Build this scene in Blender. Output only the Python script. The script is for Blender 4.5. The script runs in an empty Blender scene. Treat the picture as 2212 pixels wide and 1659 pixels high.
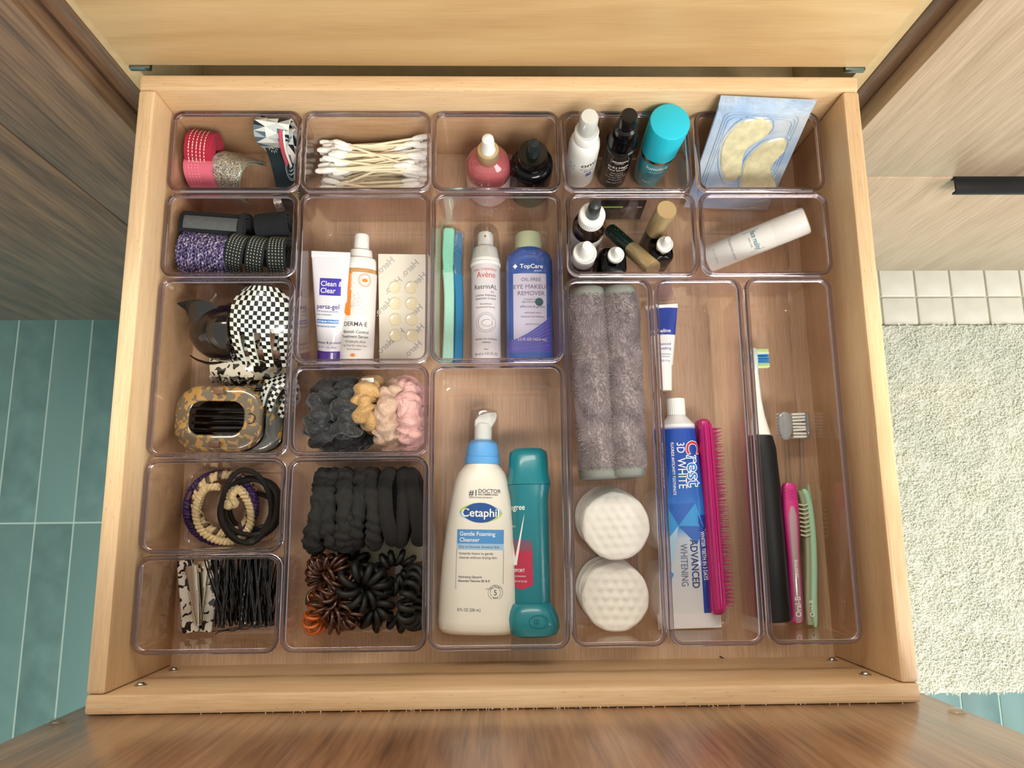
import bpy, math, random
import numpy as np
from mathutils import Vector, Matrix
from mathutils.geometry import tessellate_polygon
PI = math.pi
sc = bpy.context.scene
COL = sc.collection
# ---------------------------------------------------------------- camera (all lengths below are millimetres, x right, y into the cabinet, z up, z=0 = drawer floor)
F_PX = 1622.24
_p, _r, _y = 0.18282, -0.0061783, -0.0199652
CAM = np.array([-6.1387, -107.5569, 618.4919])
def _rot(p, r, y):
    cx, sx, cy, sy, cz, sz = math.cos(p), math.sin(p), math.cos(y), math.sin(y), math.cos(r), math.sin(r)
    X = np.array([[1,0,0],[0,cx,-sx],[0,sx,cx]]); Y = np.array([[cy,0,sy],[0,1,0],[-sy,0,cy]]); Z = np.array([[cz,-sz,0],[sz,cz,0],[0,0,1]])
    return Z @ X @ Y
CM = _rot(_p, _r, _y)
cd = bpy.data.cameras.new('camera'); cam = bpy.data.objects.new('camera', cd); COL.objects.link(cam)
cd.sensor_width = 36; cd.lens = F_PX / 2212 * 36; cd.clip_start = .01; cd.clip_end = 20
m4 = np.eye(4); m4[:3,:3] = CM; m4[:3,3] = CAM * .001
cam.matrix_world = Matrix(m4.tolist())
sc.camera = cam
def P(u, v, z):
    """point of height z (mm) seen at photograph pixel (u, v)"""
    d = CM @ np.array([(u-1106)/F_PX, -(v-829.5)/F_PX, -1.0])
    q = CAM + d * ((z-CAM[2])/d[2])
    return Vector(q.tolist())
# ---------------------------------------------------------------- world and lamps
w = bpy.data.worlds.new('world'); sc.world = w; w.use_nodes = True
w.node_tree.nodes['Background'].inputs[0].default_value = (1.0, .965, .90, 1)
w.node_tree.nodes['Background'].inputs[1].default_value = .62
def area(name, loc, aim, sx, sy, power, col):
    l = bpy.data.lights.new(name, 'AREA'); l.shape = 'RECTANGLE'; l.size = sx; l.size_y = sy; l.energy = power; l.color = col
    o = bpy.data.objects.new(name, l); COL.objects.link(o); o.location = loc
    o.rotation_euler = (Vector(aim)-Vector(loc)).to_track_quat('-Z', 'Y').to_euler()
area('ceiling_lamp', (.6, -1.15, 1.75), (0, 0, 0), 1.0, .6, 44, (1, .95, .86))
area('added_rim_light', (-.1, .62, .95), (0, -.1, 0), 1.1, .12, 6, (1, .93, .82))  # unseen bar light added at the back for highlights on the rims
area('window_light', (1.9, -.9, .9), (.5, 0, -.5), 1.0, 1.2, 27, (.93, .96, 1))
sc.view_settings.view_transform = 'Standard'; sc.view_settings.look = 'None'
sc.view_settings.gamma = 1; sc.view_settings.use_curve_mapping = False
sc.view_settings.exposure = 0.09
sc.cycles.transparent_max_bounces = 24; sc.cycles.max_bounces = 14; sc.cycles.transmission_bounces = 12
# ---------------------------------------------------------------- materials
def lin(h):
    if isinstance(h, str):
        h = h.lstrip('#'); c = [int(h[i:i+2], 16)/255 for i in (0,2,4)]
    else: c = list(h)
    return [x/12.92 if x <= .04045 else ((x+.055)/1.055)**2.4 for x in c] + [1]
MATS = {}
class NT:
    def __init__(s, name):
        s.m = bpy.data.materials.new(name); s.m.use_nodes = True; s.t = s.m.node_tree; s.b = s.t.nodes['Principled BSDF']; s.out = s.t.nodes['Material Output']; MATS[name] = s.m
    def n(s, kind, **k):
        x = s.t.nodes.new('ShaderNode'+kind)
        for a, b in k.items():
            if a in x.inputs.keys(): x.inputs[a].default_value = b
            else: setattr(x, a, b)
        return x
    def l(s, a, b): s.t.links.new(a, b)
    def coord(s, sx=1, sy=1, sz=1, rot=(0,0,0)):
        c = s.n('TexCoord'); mp = s.n('Mapping'); s.l(c.outputs['Object'], mp.inputs[0]); mp.inputs['Scale'].default_value = (sx*1000, sy*1000, sz*1000); mp.inputs['Rotation'].default_value = rot
        return mp.outputs[0]
    def ramp(s, fac, stops, interp='LINEAR'):
        r = s.n('ValToRGB'); r.color_ramp.interpolation = interp; e = r.color_ramp.elements
        while len(e) < len(stops): e.new(.5)
        for i, (p, c) in enumerate(stops): e[i].position = p; e[i].color = lin(c)
        s.l(fac, r.inputs[0]); return r.outputs[0]
    def bump(s, h, strength=.3, dist=.001):
        b = s.n('Bump', Strength=strength, Distance=dist); s.l(h, b.inputs['Height']); s.l(b.outputs[0], s.b.inputs['Normal'])
    def mix(s, f, a, b, mode='MIX'):
        x = s.n('Mix', data_type='RGBA', blend_type=mode)
        if isinstance(f, (int, float)): x.inputs[0].default_value = f
        else: s.l(f, x.inputs[0])
        for v, i in ((a, 6), (b, 7)):
            if isinstance(v, (str, tuple, list)): x.inputs[i].default_value = lin(v)
            else: s.l(v, x.inputs[i])
        return x.outputs[2]
    def base(s, v):
        if isinstance(v, (str, tuple)): s.b.inputs['Base Color'].default_value = lin(v)
        else: s.l(v, s.b.inputs['Base Color'])
    def set(s, **k):
        for a, b in k.items(): s.b.inputs[a.replace('_', ' ')].default_value = b
def mat(name, col, rough=.45, metal=0, coat=0, trans=0, ior=1.45, bump=0, bscale=2.0, var=0, sheen=0, alpha=1, sub=0):
    """plain material; bump: fine noise relief (strength), bscale in 1/mm, var: slight colour variation"""
    if name in MATS: return MATS[name]
    t = NT(name); t.set(Roughness=rough, Metallic=metal, IOR=ior, Coat_Weight=coat, Coat_Roughness=.05, Transmission_Weight=trans, Sheen_Weight=sheen, Alpha=alpha)
    if sub: t.set(Subsurface_Weight=sub, Subsurface_Scale=.002)
    t.base(col)
    if bump or var:
        n = t.n('TexNoise', Scale=bscale, Detail=4.0); t.l(t.coord(), n.inputs[0])
        if bump: t.bump(n.outputs[0], bump, .0006)
        if var:
            c = lin(col); h = [min(1, x*(1+var)) for x in c[:3]]; g = [x*(1-var) for x in c[:3]]
            r = t.n('ValToRGB'); r.color_ramp.elements[0].position = .35; r.color_ramp.elements[1].position = .65
            r.color_ramp.elements[0].color = g+[1]; r.color_ramp.elements[1].color = h+[1]
            t.l(n.outputs[0], r.inputs[0]); t.l(r.outputs[0], t.b.inputs['Base Color'])
    return t.m
def wood(name, cols, axis='x', grain=.9, broad=.02, rough=.42, coat=0, fleck=None, crough=.22, fine=.35):
    """cols dark..light; grain runs along axis"""
    t = NT(name); s = {'x': (.035, 1, 1), 'y': (1, .035, 1), 'z': (1, 1, .035)}[axis]
    n1 = t.n('TexNoise', Scale=grain, Detail=6.0, Roughness=.65); t.l(t.coord(*s), n1.inputs[0])
    n2 = t.n('TexNoise', Scale=broad, Detail=3.0, Roughness=.5, Distortion=.6); t.l(t.coord(*[max(x, .12) for x in s]), n2.inputs[0])
    a = t.ramp(n2.outputs[0], [(.3, cols[0]), (.5, cols[1]), (.7, cols[2])])
    b = t.ramp(n1.outputs[0], [(.36, cols[0]), (.62, cols[2])])
    c = t.mix(fine, a, b)
    if fleck:
        v = t.n('TexVoronoi', Scale=.55, feature='F1'); t.l(t.coord(*[x*.9 if x > .5 else .16 for x in s]), v.inputs[0])
        f = t.ramp(v.outputs[0], [(.0, (1,1,1)), (.17, (0,0,0))])
        n3 = t.n('TexNoise', Scale=.05, Detail=1.0); t.l(t.coord(), n3.inputs[0])
        g = t.ramp(n3.outputs[0], [(.42, (0,0,0)), (.55, (1,1,1))])
        k = t.n('Math', operation='MULTIPLY'); t.l(f, k.inputs[0]); t.l(g, k.inputs[1])
        c = t.mix(k.outputs[0], c, fleck)
    t.base(c); t.set(Roughness=rough, Coat_Weight=coat, Coat_Roughness=crough)
    t.bump(n1.outputs[0], .12, .0003)
    return t.m
def spotted(name, base, spots, scale=.22, lo=.5, rough=.15, third=None):
    t = NT(name); n = t.n('TexNoise', Scale=scale, Detail=1.5, Roughness=.4, Distortion=.5); t.l(t.coord(), n.inputs[0])
    c = t.ramp(n.outputs[0], [(0, spots), (lo, base)], 'CONSTANT')
    if third:
        n2 = t.n('TexNoise', Scale=scale*.8, Detail=1.0); t.l(t.coord(1,1,1,(1,2,3)), n2.inputs[0])
        f = t.ramp(n2.outputs[0], [(0, (0,0,0)), (.56, (1,1,1))], 'CONSTANT'); c = t.mix(f, c, third)
    t.base(c); t.set(Roughness=rough, Coat_Weight=.8, Coat_Roughness=.04); return t.m
def clearmat(name, tint=(.965,.95,.945), gloss=1.0, rough=.02, ior=1.5, f0=.05):
    """thin clear plastic: Fresnel reflection over tinted see-through (lets lamplight reach what is inside)"""
    t = NT(name); t.t.nodes.remove(t.b)
    tr = t.n('BsdfTransparent'); tr.inputs[0].default_value = (*tint, 1)
    g = t.n('BsdfGlossy', Roughness=rough); g.inputs[0].default_value = (gloss, gloss, gloss, 1)
    ge = t.n('NewGeometry'); dp = t.n('VectorMath', operation='DOT_PRODUCT'); t.l(ge.outputs['Normal'], dp.inputs[0]); t.l(ge.outputs['Incoming'], dp.inputs[1])
    om = t.n('Math', operation='SUBTRACT'); om.inputs[0].default_value = 1; t.l(dp.outputs['Value'], om.inputs[1]); pw = t.n('Math', operation='POWER', use_clamp=True); t.l(om.outputs[0], pw.inputs[0]); pw.inputs[1].default_value = 5
    sc_ = t.n('Math', operation='MULTIPLY_ADD'); t.l(pw.outputs[0], sc_.inputs[0]); sc_.inputs[1].default_value = .75; sc_.inputs[2].default_value = f0
    bf = t.n('Math', operation='SUBTRACT'); bf.inputs[0].default_value = 1; t.l(ge.outputs['Backfacing'], bf.inputs[1])
    f = t.n('Math', operation='MULTIPLY'); t.l(sc_.outputs[0], f.inputs[0]); t.l(bf.outputs[0], f.inputs[1]); mx = t.n('MixShader')
    t.l(f.outputs[0], mx.inputs[0]); t.l(tr.outputs[0], mx.inputs[1]); t.l(g.outputs[0], mx.inputs[2]); t.l(mx.outputs[0], t.out.inputs[0])
    return t.m
# ---------------------------------------------------------------- mesh building (everything in mm, scaled once here)
def mesh(name, V, F, mats, idx=None, smooth=35):
    me = bpy.data.meshes.new(name); me.from_pydata([(v[0]*.001, v[1]*.001, v[2]*.001) for v in V], [], F)
    for m in (mats if isinstance(mats, (list, tuple)) else [mats]): me.materials.append(m)
    if idx is not None: me.polygons.foreach_set('material_index', idx)
    me.validate()
    if smooth:
        me.polygons.foreach_set('use_smooth', [True]*len(me.polygons)); me.set_sharp_from_angle(angle=math.radians(smooth))
    me.update(); return me
def obj(name, VF, mats, parent=None, idx=None, smooth=35, label=None, kind=None):
    o = bpy.data.objects.new(name, mesh(name, VF[0], VF[1], mats, idx, smooth)); COL.objects.link(o)
    if parent: o.parent = parent
    if label: o['label'] = label
    if kind: o['kind'] = kind
    return o
def tag(o, label, cat, group=None):
    o['label'] = label; o['category'] = cat
    if group: o['group'] = group
    return o
def thing(name, label, cat, M=None, group=None):
    o = bpy.data.objects.new(name, None); o.empty_display_size = .01; COL.objects.link(o); tag(o, label, cat, group)
    if M is not None: setM(o, M)
    return o
def setM(o, M):
    M = M.copy(); M.translation = M.translation*.001; o.matrix_world = M
def loc(x=0, y=0, z=0, rz=0, rx=0, ry=0):
    return Matrix.Translation((x, y, z)) @ Matrix.Rotation(rz, 4, 'Z') @ Matrix.Rotation(rx, 4, 'X') @ Matrix.Rotation(ry, 4, 'Y')
def axis_frame(p0, p1, front=(0,0,1), twist=0):
    """local +Z from p0 to p1; local -Y turned towards `front` (world)"""
    p0 = Vector(p0); z = (Vector(p1)-p0).normalized(); f = Vector(front); f = (f - z*f.dot(z)).normalized()
    y = -f; x = y.cross(z).normalized(); M = Matrix((( x[0], y[0], z[0], p0[0]), (x[1], y[1], z[1], p0[1]), (x[2], y[2], z[2], p0[2]), (0,0,0,1)))
    return M @ Matrix.Rotation(twist, 4, 'Z')
def copy_tree(o, M=None, label=None, parent=None):
    c = o.copy(); COL.objects.link(c); c.parent = parent
    if M is not None: setM(c, M)
    if label: c['label'] = label
    for ch in list(o.children): copy_tree(ch, None, None, c)
    return c
def join(*vfs):
    V, F = [], []
    for v, f in vfs:
        k = len(V); V += list(v); F += [tuple(i+k for i in q) for q in f]
    return V, F
def xf(VF, M):
    return [tuple(M @ Vector(v)) for v in VF[0]], VF[1]
def sh(VF, x=0, y=0, z=0): return [(v[0]+x, v[1]+y, v[2]+z) for v in VF[0]], VF[1]
def loft(loops, cap0=True, cap1=True, closed=False):
    n = len(loops[0]); V = [tuple(p) for l in loops for p in l]; F = []; m = len(loops)
    for i in range(m if closed else m-1):
        a = i*n; b = ((i+1) % m)*n
        for j in range(n):
            k = (j+1) % n; F.append((a+j, a+k, b+k, b+j))
    if not closed:
        if cap0: F.append(tuple(range(n-1, -1, -1)))
        if cap1: F.append(tuple(range((m-1)*n, m*n)))
    return V, F
def circ(r, z, n=32, cx=0, cy=0, ry=None):
    ry = r if ry is None else ry
    return [(cx+r*math.cos(2*PI*i/n), cy+ry*math.sin(2*PI*i/n), z) for i in range(n)]
def lathe(prof, n=32, cap0=True, cap1=True):
    return loft([circ(max(r, .01), z, n) for r, z in prof], cap0, cap1)
def rr(hx, hy, r, z, k=6, cx=0, cy=0):
    r = max(min(r, hx-.001, hy-.001), .001); L = []
    for qx, qy, a0 in ((1,1,0), (-1,1,90), (-1,-1,180), (1,-1,270)):
        for i in range(k+1):
            a = math.radians(a0+90*i/k); L.append((cx+qx*(hx-r)+r*math.cos(a), cy+qy*(hy-r)+r*math.sin(a), z))
    return L
def rbox(sx, sy, sz, r=1, b=.5, k=4, z0=0):
    """box with rounded vertical edges r and bevelled rims b, base at z0"""
    hx, hy = sx/2, sy/2; b = min(b, sz/2-.01)
    L = [rr(hx-b, hy-b, max(r-b, .05), z0, k), rr(hx-b*.3, hy-b*.3, max(r-b*.3, .1), z0+b*.3, k), rr(hx, hy, r, z0+b, k), rr(hx, hy, r, z0+sz-b, k), rr(hx-b*.3, hy-b*.3, max(r-b*.3, .1), z0+sz-b*.3, k), rr(hx-b, hy-b, max(r-b, .05), z0+sz, k)]
    return loft(L)
def bx(x0, x1, y0, y1, z0, z1, b=.6):
    """bevelled box by its limits"""
    V, F = rbox(x1-x0, y1-y0, z1-z0, b, b, 2, z0); return sh((V, F), (x0+x1)/2, (y0+y1)/2, 0)
def sell(hx, hy, e, z, n=40, cx=0, cy=0):
    L = []
    for i in range(n):
        a = 2*PI*i/n; c, s = math.cos(a), math.sin(a)
        L.append((cx+hx*math.copysign(abs(c)**(2/e), c), cy+hy*math.copysign(abs(s)**(2/e), s), z))
    return L
def frames(path, closed, up=None):
    n = len(path); P_ = [Vector(p) for p in path]; T = []
    for i in range(n):
        a = P_[(i-1) % n] if (closed or i > 0) else P_[i]; b = P_[(i+1) % n] if (closed or i < n-1) else P_[i]
        t = (b-a); T.append(t.normalized() if t.length > 1e-9 else Vector((0,0,1)))
    if up is not None:
        U = Vector(up); N = []
        for t in T:
            x = U - t*U.dot(t)
            N.append(x.normalized() if x.length > 1e-4 else Vector((1,0,0)))
        return P_, T, N
    x = Vector((0,0,1)) if abs(T[0].z) < .9 else Vector((1,0,0)); nrm = (x - T[0]*x.dot(T[0])).normalized(); N = [nrm]
    for i in range(1, n):
        q = T[i-1].rotation_difference(T[i]); nrm = q @ nrm; nrm = (nrm - T[i]*nrm.dot(T[i])).normalized(); N.append(nrm)
    if closed:
        q = T[-1].rotation_difference(T[0]); e = q @ N[-1]; ang = N[0].angle(e) if e.length else 0
        if T[0].dot(e.cross(N[0])) < 0: ang = -ang
        N = [Matrix.Rotation(ang*i/n, 3, T[i]) @ N[i] for i in range(n)]
    return P_, T, N
def tube(path, r, n=10, closed=False, up=None, flat=1.0, cap=True, twist=0):
    """sweep a circle; r number or list or function(i/n, angle); flat scales the binormal"""
    P_, T, N = frames(path, closed, up); m = len(P_); loops = []
    for i in range(m):
        B = T[i].cross(N[i]); L = []
        for j in range(n):
            a = 2*PI*j/n; rad = r(i/(m if closed else m-1), a) if callable(r) else (r[i] if isinstance(r, (list, tuple)) else r)
            a2 = a + twist*i/m
            L.append(tuple(P_[i] + N[i]*(rad*math.cos(a2)) + B*(rad*flat*math.sin(a2))))
        loops.append(L)
    return loft(loops, cap, cap, closed)
def strap(path, width, th, up=(1,0,0), closed=False):
    """flat band: width along `up`, thickness th"""
    P_, T, N = frames(path, closed, up); loops = []
    h = width/2; t = th/2; c = min(t*.6, .4)
    pr = [(-h, -t+c), (-h+c, -t), (h-c, -t), (h, -t+c), (h, t-c), (h-c, t), (-h+c, t), (-h, t-c)]
    for i in range(len(P_)):
        B = T[i].cross(N[i]); loops.append([tuple(P_[i]+N[i]*a+B*b) for a, b in pr])
    return loft(loops, True, True, closed)
def smoothpath(pts, n=60, closed=False):
    P_ = [Vector(p) for p in pts]; m = len(P_); out = []; seg = m if closed else m-1
    for k in range(n):
        t = k/(n if closed else n-1)*seg; i = min(int(t), seg-1); u = t-i
        g = (lambda j: P_[j % m]) if closed else (lambda j: P_[max(0, min(m-1, j))])
        a, b, c, d = g(i-1), g(i), g(i+1), g(i+2)
        out.append(.5*((2*b)+(c-a)*u+(2*a-5*b+4*c-d)*u*u+(3*b-a-3*c+d)*u**3))
    return out
def ngon(pts, z=0, th=0):
    tri = tessellate_polygon([[Vector((p[0], p[1], 0)) for p in pts]]); n = len(pts)
    V = [(p[0], p[1], z) for p in pts]; F = [tuple(t) for t in tri]
    if th:
        V += [(p[0], p[1], z+th) for p in pts]; F = [tuple(reversed(f)) for f in F] + [tuple(i+n for i in t) for t in tri] + [(i, (i+1) % n, n+(i+1) % n, n+i) for i in range(n)]
    return V, F
# ---------------------------------------------------------------- printing on surfaces
_txt = {}
def text_vf(s, size, align='CENTER', space=1.0, bold=0):
    k = (s, size, align, space, bold)
    if k not in _txt:
        c = bpy.data.curves.new('t', 'FONT'); c.body = s; c.size = size; c.align_x = align; c.space_character = space; c.resolution_u = 3; c.offset = bold*size
        o = bpy.data.objects.new('t', c); COL.objects.link(o); dg = bpy.context.evaluated_depsgraph_get(); dg.update()
        me = bpy.data.meshes.new_from_object(o.evaluated_get(dg)); V = [tuple(v.co) for v in me.vertices]; F = [tuple(p.vertices) for p in me.polygons]
        bpy.data.objects.remove(o); bpy.data.curves.remove(c); bpy.data.meshes.remove(me); _txt[k] = (V, F)
    return _txt[k]
def cylsurf(R, off=.12):
    return lambda x, z, o=0: ((R+off+o)*math.sin(x/R), -(R+off+o)*math.cos(x/R), z)
def onto(VF, S, at=(0,0), rot=0, sx=1, sy=1, o=0):
    c, s = math.cos(rot), math.sin(rot); V = []
    for v in VF[0]:
        x, y = v[0]*sx, v[1]*sy; V.append(S(at[0]+x*c-y*s, at[1]+x*s+y*c, o))
    return V, VF[1]
def write(parent, S, items, m, name='lettering', o=0):
    """items: (text, size, x, z[, align, rot, bold, xscale])"""
    parent = next((c for k in ('label', 'body', 'case', 'handle', 'pouch', 'backing') for c in parent.children if c.name.split('.')[0] == k), parent)
    for it in items:
        s, size, x, z = it[:4]; al = it[4] if len(it) > 4 else 'CENTER'; rot = it[5] if len(it) > 5 else 0; bold = min(it[6], .012) if len(it) > 6 else 0; xs = it[7] if len(it) > 7 else 1
        obj(name, onto(text_vf(s, size, al, 1, bold), S, (x, z), rot, xs, 1, o), m, parent, smooth=0)
def patch(S, x0, x1, z0, z1, nx=12, nz=4, o=0, shape=None):
    """rectangular print following S; shape(fx,fz)->(x,z) optional warp"""
    V = []; F = []
    for j in range(nz+1):
        for i in range(nx+1):
            fx, fz = i/nx, j/nz; x, z = (x0+(x1-x0)*fx, z0+(z1-z0)*fz) if shape is None else shape(fx, fz)
            V.append(S(x, z, o))
    for j in range(nz):
        for i in range(nx):
            a = j*(nx+1)+i; F.append((a, a+1, a+nx+2, a+nx+1))
    return V, F
def disc(S, cx, cz, rx, rz, n=24, o=0, k=3):
    V = [S(cx, cz, o)]; F = []
    for q in range(1, k+1):
        for i in range(n): a = 2*PI*i/n; V.append(S(cx+rx*q/k*math.cos(a), cz+rz*q/k*math.sin(a), o))
    for i in range(n): F.append((0, 1+i, 1+(i+1) % n))
    for q in range(1, k):
        for i in range(n):
            a = 1+(q-1)*n; b = 1+q*n; F.append((a+i, b+i, b+(i+1) % n, a+(i+1) % n))
    return V, F
def stroke(S, pts, wd, o=0, closed=False):
    """thin printed line through (x,z) points"""
    n = len(pts); V = []; F = []
    for i in range(n):
        a = pts[(i-1) % n] if (closed or i) else pts[i]; b = pts[(i+1) % n] if (closed or i < n-1) else pts[i]
        dx, dz = b[0]-a[0], b[1]-a[1]; L = math.hypot(dx, dz) or 1; nx, nz = -dz/L*wd/2, dx/L*wd/2
        V += [S(pts[i][0]+nx, pts[i][1]+nz, o), S(pts[i][0]-nx, pts[i][1]-nz, o)]
    for i in range(n if closed else n-1):
        j = (i+1) % n; F.append((2*i, 2*i+1, 2*j+1, 2*j))
    return V, F
def arcpts(cx, cz, rx, rz, a0=0, a1=360, n=28):
    return [(cx+rx*math.cos(math.radians(a0+(a1-a0)*i/n)), cz+rz*math.sin(math.radians(a0+(a1-a0)*i/n))) for i in range(n+1)]
def on_plane(M, u, v, off=0):
    """local (x, z) of the point of M's xz plane seen at photograph pixel (u, v)"""
    d = Vector((CM @ np.array([(u-1106)/F_PX, -(v-829.5)/F_PX, -1.0])).tolist()); I = M.inverted(); c = I @ Vector(CAM.tolist()); e = I.to_3x3() @ d
    q = c + e*((off-c.y)/e.y); return (q.x, q.z)
FLOOR = 3.6      # height of a bin's inner floor
# ================================================================ SETTING
def struct(name, VF, m, smooth=35, parent=None):
    o = obj(name, VF, m, parent, smooth=smooth)
    if parent is None: o['kind'] = 'structure'
    return o
TEALS = []
for i, c in enumerate(('#567a77', '#4f726f', '#5e827e', '#4b6e6b')):
    t = NT('teal_floor_tile_%s' % 'abcd'[i]); n = t.n('TexNoise', Scale=.02, Detail=3.0); t.l(t.coord(), n.inputs[0])
    t.base(t.mix(t.ramp(n.outputs[0], [(.3, (0,0,0)), (.7, (1,1,1))]), c, '#5f837e')); t.set(Roughness=.42); TEALS.append(t.m)
grout = mat('pale_teal_grout', '#a3bcb4', .8)
FZ = -810
floor = struct('floor', bx(-1600, 1900, -1500, 1500, FZ-30, FZ-1.5), grout)
TW, TL = 70.6, 420
random.seed(4)
tm = [mesh('floor_tile', *bx(-TW/2+1.9, TW/2-1.9, -TL/2+1.9, TL/2-1.9, -5, 0, .8), m) for m in TEALS]
cnt = 0
for j in range(-2, 3):
    yc = -100 - TL/2 + j*TL + TL
    for i in range(-9, 34):
        xc = -931 + TW/2 + i*TW + 0.0
        if xc < -1600 or xc > 1500: continue
        if yc > 500: continue
        if xc > 660 and yc > 100: continue      # white tiles lie there
        o = bpy.data.objects.new('floor_tile', tm[random.randrange(4)]); COL.objects.link(o); o.parent = floor; o.location = (xc*.001, yc*.001, FZ*.001)
# white square tiles under the right cabinets
wt = NT('white_ceramic_tile'); n = wt.n('TexNoise', Scale=.02); wt.l(wt.coord(), n.inputs[0]); wt.base(wt.ramp(n.outputs[0], [(.3, '#d9d5c4'), (.7, '#e6e2d2')])); wt.set(Roughness=.35)
strip = struct('trim_1', bx(700, 1500, 268, 640, FZ-1.3, FZ+2), mat('white_tile_grout', '#c4bfab', .8))
wm = mesh('floor_tile', *bx(-34, 34, -28, 28, -3, 3.5, 2.2), wt.m)
for i in range(11):
    for j in range(5):
        o = bpy.data.objects.new('floor_tile', wm); COL.objects.link(o); o.parent = strip
        o.location = ((724+71.5*i)*.001, (297+58.5*j)*.001, (FZ+3)*.001)
# ---------------------------------------------------------------- rug with pile
rugm = NT('cream_shag_pile'); n = rugm.n('TexNoise', Scale=.012, Detail=2.0); rugm.l(rugm.coord(), n.inputs[0])
rugm.base(rugm.ramp(n.outputs[0], [(.35, '#f0f2e6'), (.65, '#f8f7ea')])); rugm.set(Roughness=.95, Subsurface_Weight=.0)
tl_ = rugm.n('BsdfTranslucent'); tl_.inputs[0].default_value = lin('#f2f3e6'); mx_ = rugm.n('MixShader'); mx_.inputs[0].default_value = .35; rugm.l(rugm.b.outputs[0], mx_.inputs[1]); rugm.l(tl_.outputs[0], mx_.inputs[2]); rugm.l(mx_.outputs[0], rugm.out.inputs[0])
rug = thing('bath_rug', 'thick cream shaggy bath rug on the teal floor at the right', 'rug', loc(0,0,FZ))
RX0, RX1, RY0, RY1 = 60, 1400, -416, 266
def rug_base():
    nx, ny = 90, 46; V = []; F = []; rnd = random.Random(3)
    for j in range(ny+1):
        for i in range(nx+1):
            V.append((RX0+(RX1-RX0)*i/nx, RY0+(RY1-RY0)*j/ny, 14+rnd.uniform(-2, 2)))
    for j in range(ny):
        for i in range(nx): a = j*(nx+1)+i; F.append((a, a+1, a+nx+2, a+nx+1))
    k = len(V); V += [(RX0, RY0, 0), (RX1, RY0, 0), (RX1, RY1, 0), (RX0, RY1, 0)]
    c = [0, nx, (ny+1)*(nx+1)-1, ny*(nx+1)]
    bot = list(range(0, nx+1)); F.append(tuple(reversed(bot)) + (k, k+1)); F.append(tuple(range(ny*(nx+1), c[2]+1)) + (k+2, k+3)[::1])
    F.append(tuple(j*(nx+1) for j in range(ny+1)) + (k+3, k)); F.append(tuple(reversed([j*(nx+1)+nx for j in range(ny+1)])) + (k+1, k+2)); F.append((k+3, k+2, k+1, k))
    return V, F
obj('backing', rug_base(), rugm.m, rug, smooth=0)
def tufts(x0, x1, y0, y1, N, h, wdt, seed, z=12):
    rnd = np.random.default_rng(seed); V = np.zeros((N, 5, 3)); x = rnd.uniform(x0, x1, N); y = rnd.uniform(y0, y1, N); a = rnd.uniform(0, 2*PI, N)
    b = rnd.normal(0, .9, N) + 3.9; l = rnd.uniform(.5, 1.1, N)*h
    wx, wy = np.cos(a)*wdt/2, np.sin(a)*wdt/2; dx, dy = np.cos(b)*l, np.sin(b)*l
    V[:,0] = np.stack([x-wx, y-wy, z+0*x], 1); V[:,1] = np.stack([x+wx, y+wy, z+0*x], 1)
    V[:,2] = np.stack([x+wx+dx*.35, y+wy+dy*.35, z+l*.75], 1); V[:,3] = np.stack([x-wx+dx*.35, y-wy+dy*.35, z+l*.75], 1)
    V[:,4] = np.stack([x+dx, y+dy, z+l*.8], 1)
    F = []
    for i in range(N): k = 5*i; F += [(k, k+1, k+2, k+3), (k+3, k+2, k+4)]
    return V.reshape(-1, 3).tolist(), F
obj('pile', tufts(330, 1400, RY0, RY1, 95000, 8, 3.0, 5), rugm.m, rug, smooth=0, kind='stuff')
# ---------------------------------------------------------------- woods
BEECH = ('#b99468', '#d2b086', '#e2c69e')
beech_x = wood('beech_grain_across', BEECH, 'x', fleck='#a8784c'); beech_y = wood('beech_grain_deep', BEECH, 'y', fleck='#a8784c')
beech_v = wood('beech_bottom_panel', ('#b3926f', '#c9aa88', '#d9bea0'), 'y', fine=.5)
pale_x = wood('pale_beech_front', ('#bd9867', '#cdab78', '#d8b988'), 'x', fine=.25, broad=.035)
WAL = ('#3d2a1f', '#644935', '#86684c')
wal_z = wood('walnut_veneer', WAL, 'z', grain=.35, broad=.045, rough=.5, coat=.9, fine=.45, crough=.3)
wal_in = wood('walnut_inner_face', ('#5a3b28', '#875f42', '#a87f5b'), 'z', grain=.35, broad=.05, rough=.45, coat=1, fine=.4, crough=.25)
wal_sheen = wood('walnut_fronts_painted_sheen', ('#a0866a', '#bda284', '#ccb498'), 'z', grain=.4, broad=.05, rough=.45, coat=1, fine=.55, crough=.3)  # walnut lightened: pale reflection of the rug put into its colour
oak_flat = mat('cream_panel_edge', '#cdb68a', .5, var=.06, bscale=.1)
black_metal = mat('black_metal', '#15181a', .35, .3); zinc = mat('zinc_steel', '#8fa09e', .3, 1)
# ---------------------------------------------------------------- the open drawer
dr = thing('open_drawer', 'wide open beech drawer holding nineteen clear plastic bins', 'drawer', loc())
hw, hl, T = 260, 214.2, 12.7
def topround(V_F): return V_F
obj('side_board', bx(-hw-T, -hw, -hl, hl, -12, 100, 2.2), beech_y, dr); obj('side_board', bx(hw, hw+T, -hl, hl, -12, 100, 2.2), beech_y, dr)
obj('back_board', bx(-hw-T, hw+T, hl, hl+T, -12, 100, 2.2), beech_x, dr)
obj('front_board', bx(-hw-T, hw+T, -hl-T, -hl, -12, 100, 2.2), beech_x, dr)
obj('bottom_panel', bx(-hw-4, hw+4, -hl-4, hl+4, -7, 0, .2), beech_v, dr)
fp = obj('front_panel', bx(-287.5, 290, -hl-T-19.5, -hl-T-.2, -60, 300, 1), wal_in, dr, label='walnut outer drawer front seen from its inner side')
screw_m = mat('bright_screw_steel', '#c9cdc8', .18, 1)
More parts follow.
